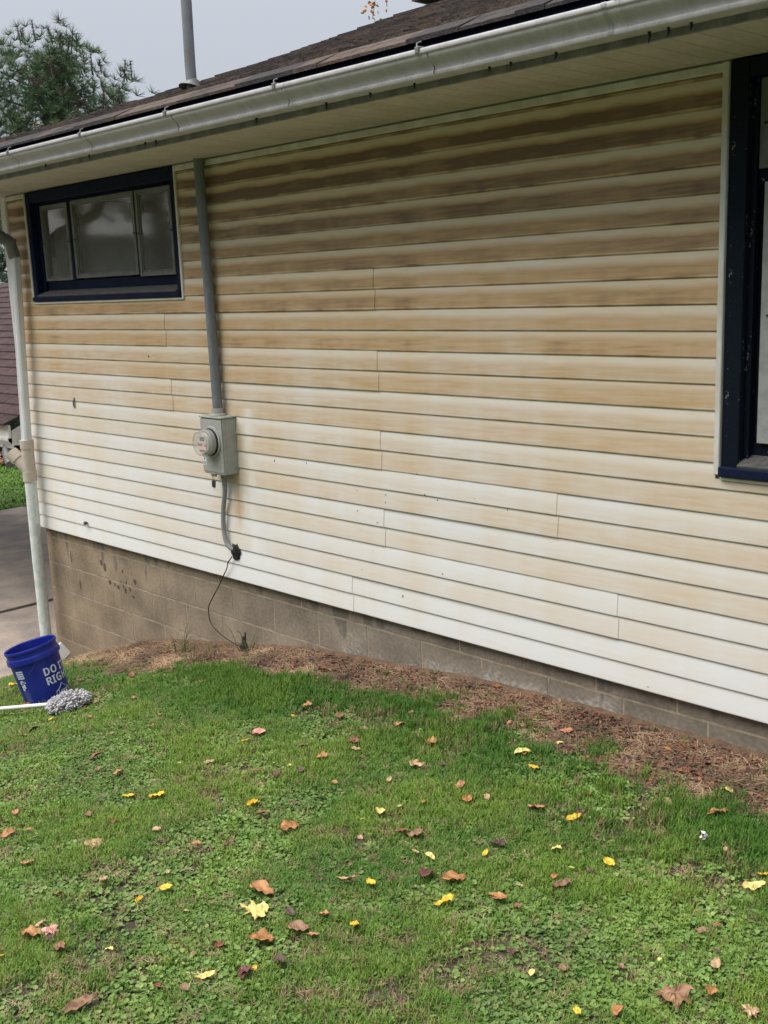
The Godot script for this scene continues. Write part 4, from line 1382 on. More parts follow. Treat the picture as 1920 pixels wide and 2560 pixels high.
# copies joined into one mesh with their colours
func bake(parent: Node3D, called: String, mesh: ArrayMesh, xf: Array, cols: Array) -> MeshInstance3D:
	var arr := mesh.surface_get_arrays(0)
	var vs: PackedVector3Array = arr[Mesh.ARRAY_VERTEX]
	var ns: PackedVector3Array = arr[Mesh.ARRAY_NORMAL]
	var cv: PackedColorArray = arr[Mesh.ARRAY_COLOR]
	var m := MB.new()
	for i in xf.size():
		var t: Transform3D = xf[i]
		var nb := t.basis.orthonormalized()
		m.v.append_array(t * vs)
		m.n.append_array(Transform3D(nb, Vector3.ZERO) * ns)
		var c: Color = cols[i]
		for q in cv: m.c.append(Color(q.r * c.r, q.g * c.g, q.b * c.b))
	m.uv.resize(m.v.size())
	return part(parent, called, m, mesh.surface_get_material(0))

func tuft_mesh(blades: int, spread: float, lean: float, wide: float, sd: int) -> ArrayMesh:
	var r := RandomNumberGenerator.new()
	r.seed = sd
	var m := MB.new()
	for i in blades:
		var an := r.randf() * TAU
		var o := Vector3(cos(an), 0, sin(an)) * spread * sqrt(r.randf())
		var d := r.randf() * TAU
		var h := r.randf_range(0.55, 1.15)
		var le := r.randf_range(0.3, 1.0) * lean
		var out := Vector3(cos(d), 0, sin(d))
		var side := Vector3(-sin(d), 0, cos(d)) * wide * r.randf_range(0.7, 1.3)
		var md := o + out * le * 0.35 + Vector3(0, h * 0.6, 0)
		var tip := o + out * le + Vector3(0, h * (1.0 - le * 0.25), 0)
		var g := r.randf_range(0.75, 1.25)
		m.col = Color(g, g, g)
		m.quad(o - side, o + side, md + side * 0.8, md - side * 0.8)
		m.tri(md - side * 0.8, md + side * 0.8, tip)
	return m.mesh(M.foliage)

func weed_mesh(leaves: int, sd: int) -> ArrayMesh:
	# low creeping weed: small rounded leaves on short stalks
	var r := RandomNumberGenerator.new()
	r.seed = sd
	var m := MB.new()
	for i in leaves:
		var an := r.randf() * TAU
		var ce := Vector3(cos(an), 0, sin(an)) * r.randf_range(0.2, 1.0) + Vector3(0, r.randf_range(0.35, 1.0), 0)
		var n := (Vector3(r.randfn() * 0.5, 1.0, r.randfn() * 0.5)).normalized()
		var x := n.cross(Vector3(0.3, 0.1, 0.9)).normalized()
		var z := x.cross(n)
		var rad := r.randf_range(0.22, 0.42)
		var g := r.randf_range(0.7, 1.3)
		m.col = Color(g, g, g)
		var ring := []
		for k in 8:
			var a := TAU * k / 8.0
			var q := rad * (0.55 if k == 0 else 1.0) * (1.0 + r.randf_range(-0.08, 0.08))
			ring.append(ce + (x * cos(a) + z * sin(a) * 0.85) * q + n * (0.10 * rad))
		for k in 8: m.tri(ce - n * 0.03, ring[(k + 1) % 8], ring[k])
	return m.mesh(M.foliage)

func build_grass():
	var f := FastNoiseLite.new()
	f.seed = 5; f.frequency = 1.3; f.fractal_octaves = 3
	var f2 := FastNoiseLite.new()
	f2.seed = 19; f2.frequency = 0.9; f2.fractal_octaves = 3
	var f3 := FastNoiseLite.new()
	f3.seed = 33; f3.frequency = 3.5; f3.fractal_octaves = 2
	var grass := [[], [], []]
	var gcol := [[], [], []]
	var weeds := [[], []]
	var wcol := [[], []]
	var n := 0
	for i in 175000:
		var x := rng.randf_range(-7.75, -0.2)
		var z := rng.randf_range(0.0, 3.7)
		# nothing is seen behind and right of the camera's footing
		if z > 1.2 - (x + 0.9) * 1.25 + 0.55 or z > 3.6: continue
		var e := bed(x) + f.get_noise_2d(x * 2.3, 7.0) * 0.16 + f3.get_noise_2d(x, z) * 0.10 + rng.randfn() * 0.045
		if z < e and rng.randf() > 0.018: continue
		var a := f.get_noise_2d(x, z)
		var w := f2.get_noise_2d(x, z)
		var s := f3.get_noise_2d(x, z)
		# bare and thatchy patches
		var thin := clampf((s * 0.7 + f.get_noise_2d(x + 40.0, z) - 0.22 + clampf((-3.0 - x) * 0.12, 0, 0.2) * clampf(z - 1.2, 0, 1) + 0.55 * exp(-((x + 2.75) * (x + 2.75) + (z - 2.6) * (z - 2.6)) / 0.10)) * 2.0, 0, 1)
		if rng.randf() < thin * 0.75: continue
		var p := Vector3(x, ground(x, z) - 0.002, z)
		var near := clampf(1.0 - (z - e - 0.15) / 0.5, 0, 1) * clampf((x + 6.2) * 0.8, 0.2, 1)
		var weedy := clampf((w + 0.14) * 2.4 + s * 1.1 - near * 0.25, 0.12, 0.75)
		var yaw := rng.randf() * TAU
		if rng.randf() < weedy:
			var sc := rng.randf_range(0.010, 0.024)
			var b := Basis(Vector3.UP, yaw) * Basis.from_scale(Vector3(sc * 1.15, sc * 0.9, sc * 1.15))
			var c := Color(0.098, 0.182, 0.036).lerp(Color(0.17, 0.262, 0.058), rng.randf())
			if rng.randf() < 0.12: c = Color(0.22, 0.27, 0.08)
			c = c * (1.0 + a * 0.5)
			var v := rng.randi() % 2
			weeds[v].append(Transform3D(b, p)); wcol[v].append(c)
		else:
			var hgt := rng.randf_range(0.030, 0.056) * (1.0 + a * 0.5)
			hgt *= 0.85 + near * 0.5
			var b := Basis(Vector3.UP, yaw) * Basis.from_scale(Vector3(0.036, hgt, 0.036))
			var c := Color(0.066, 0.172, 0.015).lerp(Color(0.185, 0.290, 0.034), clampf(0.55 + a * 1.0 - near * 0.55 + rng.randf_range(-0.35, 0.35), 0, 1))
			if rng.randf() < 0.085 * (1.0 - near) + thin * 0.45: c = Color(0.30, 0.23, 0.11) * rng.randf_range(0.7, 1.2)
			var v := rng.randi() % 3
			grass[v].append(Transform3D(b, p)); gcol[v].append(c)
		n += 1
	# the lawn beyond the driveway
	for i in 9000:
		var x := rng.randf_range(-24.0, -14.35)
		var z := rng.randf_range(-11.0, 1.0)
		var b := Basis(Vector3.UP, rng.randf() * TAU) * Basis.from_scale(Vector3(0.16, rng.randf_range(0.05, 0.09), 0.16))
		grass[0].append(Transform3D(b, Vector3(x, ground(x, z), z)))
		gcol[0].append(Color(0.12, 0.24, 0.025) * rng.randf_range(0.8, 1.25))
	var lawn := Node3D.new()
	lawn.name = "grass"
	lawn.set_meta("kind", "stuff"); lawn.set_meta("label", "short green lawn grass sloping along the house"); lawn.set_meta("category", "grass")
	add_child(lawn)
	for v in 3: multi(lawn, "blades", tuft_mesh(11, 0.55, 0.9, 0.036, 91 + v), grass[v], gcol[v]).set_meta("kind", "stuff")
	var cl := Node3D.new()
	cl.name = "lawn_weeds"
	cl.set_meta("kind", "stuff"); cl.set_meta("label", "low round-leaved weeds creeping through the lawn"); cl.set_meta("category", "weeds")
	add_child(cl)
	for v in 2: multi(cl, "creeping_leaves", weed_mesh(7, 55 + v), weeds[v], wcol[v]).set_meta("kind", "stuff")
	# dry needles and clippings on the strip along the wall and thinly in the lawn
	var sm := MB.new()
	for i in 9:
		var an := rng.randf() * TAU
		var o := Vector3(rng.randf_range(-1, 1), rng.randf_range(0.0, 0.35), rng.randf_range(-1, 1))
		var d := Vector3(cos(an), rng.randf_range(-0.14, 0.2), sin(an)) * rng.randf_range(0.5, 1.2)
		var sd := Vector3(-sin(an), 0.2, cos(an)) * 0.032
		var g := rng.randf_range(0.6, 1.5)
		sm.col = Color(g, g, g)
		var bend := Vector3(-sin(an), 0.1, cos(an)) * rng.randf_range(-0.25, 0.25)
		sm.quad(o - d - sd, o - d + sd, o + bend + sd, o + bend - sd)
		sm.quad(o + bend - sd, o + bend + sd, o + d + sd, o + d - sd)
	var smesh := sm.mesh(M.straw)
	var xs := []
	var cs := []
	for i in 13000:
		var x := rng.randf_range(-7.7, -0.3)
		var e := bed(x) + f.get_noise_2d(x * 2.3, 7.0) * 0.10
		var z := rng.randf_range(0.005, e + 0.06) if i < 11000 else rng.randf_range(e, 3.2)
		if z > 1.75 - (x + 0.9) * 1.25: continue
		var sc := rng.randf_range(0.020, 0.046) if z < e else rng.randf_range(0.014, 0.026)
		var b := Basis(Vector3.UP, rng.randf() * TAU) * Basis.from_scale(Vector3(sc, sc * 0.8, sc))
		xs.append(Transform3D(b, Vector3(x, ground(x, z) + (0.008 if z < e else 0.014), z)))
		var c := Color(0.30, 0.20, 0.125).lerp(Color(0.17, 0.105, 0.065), rng.randf())
		if rng.randf() < 0.16: c = Color(0.36, 0.27, 0.16)
		cs.append(c * (1.0 + f3.get_noise_2d(x * 0.7, z * 0.7) * 1.1))
	var st := multi(self, "dry_litter", smesh, xs, cs)
	st.set_meta("kind", "stuff"); st.set_meta("label", "brown needles and dry clippings strewn along the foundation"); st.set_meta("category", "litter")
	# crumbled brown leaf pieces in the strip
	var lm := MB.new()
	for i in 5:
		var o := Vector3(rng.randf_range(-1, 1), rng.randf_range(0, 0.3), rng.randf_range(-1, 1))
		var a := Vector3(rng.randfn(), rng.randfn() * 0.4, rng.randfn()).normalized() * 0.45
		var b := a.cross(Vector3(rng.randfn() * 0.3, 1, rng.randfn() * 0.3).normalized()) * 0.7
		var g := rng.randf_range(0.6, 1.4)
		lm.col = Color(g, g, g)
		lm.tri(o - a, o + b, o + a); lm.tri(o - a, o + a, o - b * 0.8 + Vector3(0, 0.2, 0))
	var xs2 := []
	var cs2 := []
	for i in 3400:
		var x := rng.randf_range(-7.6, -0.4)
		var e := bed(x)
		var z := rng.randf_range(0.01, e + 0.05)
		var sc := rng.randf_range(0.012, 0.030)
		xs2.append(Transform3D(Basis(Vector3.UP, rng.randf() * TAU) * Basis.from_scale(Vector3(sc, sc, sc)), Vector3(x, ground(x, z) + 0.014, z)))
		cs2.append([Color(0.20, 0.09, 0.055), Color(0.27, 0.15, 0.085), Color(0.12, 0.06, 0.045), Color(0.32, 0.15, 0.09)][rng.randi() % 4])
	var lc := multi(self, "leaf_crumbs", lm.mesh(M.straw), xs2, cs2)
	lc.set_meta("kind", "stuff"); lc.set_meta("label", "crumbled brown leaf pieces in the dry strip along the wall"); lc.set_meta("category", "litter")

# ---------------------------------------------------------------- trees and what the windows mirror
func needle_mesh() -> ArrayMesh:
	var m := MB.new()
	for i in 34:
		var d := Vector3(rng.randfn() * 0.8, rng.randf_range(0.1, 1.4), rng.randfn() * 0.8).normalized()
		var s := d.cross(Vector3(rng.randfn(), rng.randfn(), rng.randfn()).normalized()) * 0.030
		var g := rng.randf_range(0.6, 1.4)
		m.col = Color(g, g, g)
		m.tri(s, -s, d)
	return m.mesh(M.foliage)

func pine(at: Vector3, h: float, wide: float, label: String, sd: int):
	var r := RandomNumberGenerator.new()
	r.seed = sd
	var t := thing("pine_tree", label, "tree", at, "pines behind the house")
	var m := MB.new()
	m.tube([at, at + Vector3(0.05, h * 0.5, 0), at + Vector3(-0.05, h * 0.92, 0.05)], [0.17, 0.11, 0.03], 8)
	var xs := []
	var cs := []
	var nb := 74
	for i in nb:
		var t0 := 0.16 + 0.8 * i / nb
		var y := h * t0
		var an := i * 2.399 + r.randf_range(-0.4, 0.4)
		var l := wide * pow(clampf(1.08 - t0, 0, 1), 0.55) * r.randf_range(0.55, 1.1)
		var o := at + Vector3(0, y, 0)
		var out := Vector3(cos(an), 0, sin(an))
		var tip := o + out * l + Vector3(0, l * r.randf_range(0.15, 0.75), 0)
		var md := o + out * l * 0.55 + Vector3(0, l * 0.10, 0)
		var pts := curve([o, md, tip], 5)
		m.tube(pts, [0.045, 0.038, 0.032, 0.028, 0.024, 0.02, 0.016, 0.012, 0.010, 0.008, 0.006], 5)
		var nt := int(20 + l * 32)
		for k in nt:
			var u := pow(r.randf(), 0.7)
			var p: Vector3 = pts[clampi(int(u * 10), 0, 10)]
			p += Vector3(r.randfn(), r.randfn() * 0.7 + 0.25, r.randfn()) * 0.17 * (0.6 + u)
			var dirv := (out * 0.6 + Vector3(r.randfn() * 0.4, 0.9, r.randfn() * 0.4)).normalized()
			var xx := dirv.cross(Vector3(0.2, 0.1, 0.97)).normalized()
			var sc := r.randf_range(0.14, 0.25)
			xs.append(Transform3D(Basis(xx, dirv, xx.cross(dirv)) * Basis.from_scale(Vector3(sc, sc, sc)), p))
			var c := Color(0.085, 0.15, 0.085).lerp(Color(0.17, 0.25, 0.11), r.randf())
			if r.randf() < 0.05: c = Color(0.16, 0.11, 0.06)
			cs.append(c)
		# upright shoots at the tip
		for k in 3:
			var b := tip + Vector3(r.randfn(), 0, r.randfn()) * 0.10
			var e := b + Vector3(r.randfn() * 0.05, r.randf_range(0.22, 0.42), r.randfn() * 0.05)
			m.tube([b, e], [0.016, 0.010], 5)
			for w in 5:
				var sc := 0.085
				xs.append(Transform3D(Basis(Vector3.UP, r.randf() * TAU) * Basis.from_scale(Vector3(sc, sc, sc)), b.lerp(e, 0.3 + 0.16 * w)))
				cs.append(Color(0.12, 0.105, 0.085))
	part(t, "trunk", m, M.bark)
	bake(t, "crown", needle_mesh(), xs, cs)

func build_trees():
	pine(Vector3(-21.3, -1.05, -7.8), 7.9, 2.8, "dark green pine tree rising behind the left end of the roof", 7)
	pine(Vector3(-22.4, -1.05, -5.2), 7.2, 2.4, "pine tree half cut off by the left edge of the picture", 21)
	# tree behind the house; a drooping twig with orange leaves hangs over the ridge
	var at := Vector3(-7.6, -1.05, -13.5)
	var t := thing("aspen_tree", "tree behind the ridge with a drooping twig of orange leaves", "tree", at)
	var m := MB.new()
	m.tube([at, at + Vector3(0.1, 5, 0), at + Vector3(-0.3, 10.5, 0.8)], [0.24, 0.18, 0.06], 10)
	var br := curve([at + Vector3(0, 7.2, 0.1), Vector3(-8.8, 7.9, -10.4), Vector3(-10.2, 7.2, -7.4), Vector3(-10.42, 6.0, -6.5), Vector3(-10.40, 5.4, -6.40), Vector3(-10.48, 5.03, -6.38)], 6)
	var rad := []
	for i in br.size(): rad.append(lerpf(0.06, 0.003, minf(1.0, i / float(br.size() - 5))))
	m.tube(br, rad, 6)
	part(t, "trunk", m, M.bark)
	var xs := []
	var cs := []
	var lf := MB.new()
	var ring := []
	for k in 9: ring.append(Vector3(cos(TAU * k / 9) * 0.5 + 0.3, 0.05 * sin(k * 2.0), sin(TAU * k / 9) * 0.42))
	for k in 9: lf.tri(Vector3(0.3, 0.06, 0), ring[(k + 1) % 9], ring[k])
	for i in 90:
		var u := rng.randf_range(0.45, 1.0)
		var p: Vector3 = br[int(u * (br.size() - 1))]
		p += Vector3(rng.randfn() * 0.07, rng.randfn() * 0.05 - 0.02, rng.randfn() * 0.07)
		var b := Basis.from_euler(Vector3(rng.randf() * TAU, rng.randf() * TAU, rng.randf() * TAU)) * Basis.from_scale(Vector3.ONE * rng.randf_range(0.035, 0.06))
		xs.append(Transform3D(b, p)); cs.append(Color(0.42, 0.20, 0.08).lerp(Color(0.55, 0.33, 0.14), rng.randf()))
	for i in 900:
		var p := at + Vector3(rng.randfn() * 1.3 + 0.3, 9.4 + rng.randfn() * 1.0, rng.randfn() * 1.3)
		var b := Basis.from_euler(Vector3(rng.randf() * TAU, rng.randf() * TAU, rng.randf() * TAU)) * Basis.from_scale(Vector3.ONE * 0.09)
		xs.append(Transform3D(b, p)); cs.append(Color(0.42, 0.20, 0.08))
	bake(t, "crown", lf.mesh(M.foliage), xs, cs)
	# shrub and leaf pile at the far side of the lawn beyond the driveway
	var sp := Vector3(-19.6, -1.08, -4.9)
	var sh := thing("evergreen_shrub", "dark evergreen shrub beyond the far strip of lawn", "shrub", sp)
	var sx := []
	var sc2 := []
	for i in 1500:
		var d := Vector3(rng.randfn(), absf(rng.randfn()), rng.randfn()).normalized() * pow(rng.randf(), 0.4)
		var p := sp + d * Vector3(1.0, 1.7, 1.9)
		var b := Basis.from_euler(Vector3(rng.randf_range(-1, 1), rng.randf() * TAU, rng.randf_range(-1, 1))) * Basis.from_scale(Vector3.ONE * 0.16)
		sx.append(Transform3D(b, p)); sc2.append(Color(0.035, 0.06, 0.028) * rng.randf_range(0.6, 1.6))
	var stem := MB.new()
	for i in 7: stem.tube([sp, sp + Vector3(rng.randfn() * 0.5, 1.1, rng.randfn() * 0.9)], [0.05, 0.015], 5)
	part(sh, "stem", stem, M.bark)
	bake(sh, "crown", needle_mesh(), sx, sc2)
	var pile := MB.new()
	for i in 420:
		var p := Vector3(-18.4 + rng.randfn() * 0.25, -1.06 + absf(rng.randfn()) * 0.06, -4.6 + rng.randfn() * 0.9)
		var a := Vector3(rng.randfn(), rng.randfn() * 0.4, rng.randfn()).normalized() * 0.07
		var b := a.cross(Vector3(rng.randfn() * 0.4, 1, rng.randfn() * 0.4).normalized())
		pile.col = [Color(0.20, 0.08, 0.05), Color(0.28, 0.16, 0.10), Color(0.12, 0.07, 0.05), Color(0.5, 0.45, 0.4)][rng.randi() % 4]
		pile.quad(p - a, p + b, p + a, p - b)
	var pl := solo("leaf_pile", pile, M.straw, "brown leaf pile along the far edge of the lawn beyond the driveway", "leaf pile")
	pl.set_meta("kind", "stuff")
	# pale garage and two trunks across the driveway, out of the frame: the wide window mirrors them
	var gp := Vector3(-24, -1.0, 9.5)
	var gr := thing("neighbour_garage", "pale neighbouring garage mirrored in the wide window", "garage", gp)
	var gm := MB.new()
	gm.box(Vector3(-28, -1.2, 3.5), Vector3(-22, 3.1, 15.5))
	part(gr, "wall", gm, M.house_wall)
	var rf := MB.new()
	rf.quad(Vector3(-21.6, 3.05, 3.2), Vector3(-21.6, 3.05, 15.8), Vector3(-25, 5.0, 15.8), Vector3(-25, 5.0, 3.2))
	rf.quad(Vector3(-28.4, 3.05, 15.8), Vector3(-28.4, 3.05, 3.2), Vector3(-25, 5.0, 3.2), Vector3(-25, 5.0, 15.8))
	rf.tri(Vector3(-22, 3.1, 3.5), Vector3(-28, 3.1, 3.5), Vector3(-25, 4.9, 3.5))
	part(gr, "roof", rf, M.spout_dark)
	for q in [Vector3(-15.2, -1.05, 3.35), Vector3(-16.4, -1.05, 5.1), Vector3(-17.5, -1.05, 7.4)]:
		var tt := thing("maple_tree", ["maple trunk mirrored left in the wide window", "maple trunk mirrored in the middle of the wide window", "maple trunk mirrored right in the wide window"][0 if q.z < 4 else (1 if q.z < 6 else 2)], "tree", q)
		var tm := MB.new()
		tm.tube([q, q + Vector3(0.1, 3, 0.05), q + Vector3(-0.1, 6.5, 0.1)], [0.24, 0.19, 0.09], 10)
		for i in 7:
			var an := i * 2.4
			tm.tube([q + Vector3(0, 3.4 + i * 0.4, 0), q + Vector3(cos(an) * 1.5, 5.0 + i * 0.4, sin(an) * 1.5)], [0.07, 0.02], 6)
		part(tt, "trunk", tm, M.bark)
		var cx := []
		var cc := []
		for i in 1100:
			var d := Vector3(rng.randfn(), rng.randfn(), rng.randfn()).normalized() * pow(rng.randf(), 0.35)
			cx.append(Transform3D(Basis.from_euler(Vector3(rng.randf() * TAU, rng.randf() * TAU, 0)) * Basis.from_scale(Vector3.ONE * 0.26), q + Vector3(0, 6.4, 0) + d * Vector3(2.3, 2.4, 2.3)))
			cc.append(Color(0.11, 0.10, 0.035) * rng.randf_range(0.6, 1.4))
		bake(tt, "crown", lf.mesh(M.foliage), cx, cc)
	# unseen trees added behind the camera shut out the low sky, darken the glass
	for i in 8:
		var q := Vector3(-19.0 + i * 5.2, -0.6, 16.5 + (i % 3) * 1.3)
		var tt := thing("added_street_tree", "%s added tree from the left across the street, unseen, blocking low sky" % ["first", "second", "third", "fourth", "fifth", "sixth", "seventh", "eighth"][i], "tree", q, "added trees across the street")
		var tm := MB.new()
		tm.tube([q - Vector3(0, 0.6, 0), q + Vector3(0, 3, 0.1), q + Vector3(0.1, 6, 0)], [0.28, 0.2, 0.08], 8)
		part(tt, "trunk", tm, M.bark)
		var cx := []
		var cc := []
		for k in 900:
			var d := Vector3(rng.randfn(), rng.randfn(), rng.randfn()).normalized() * pow(rng.randf(), 0.35)
			cx.append(Transform3D(Basis.from_euler(Vector3(rng.randf() * TAU, rng.randf() * TAU, 0)) * Basis.from_scale(Vector3.ONE * 0.62), q + Vector3(0, 4.6, 0) + d * Vector3(3.2, 4.2, 3.0)))
			cc.append(Color(0.10, 0.10, 0.035) * rng.randf_range(0.6, 1.4))
		bake(tt, "crown", lf.mesh(M.foliage), cx, cc)

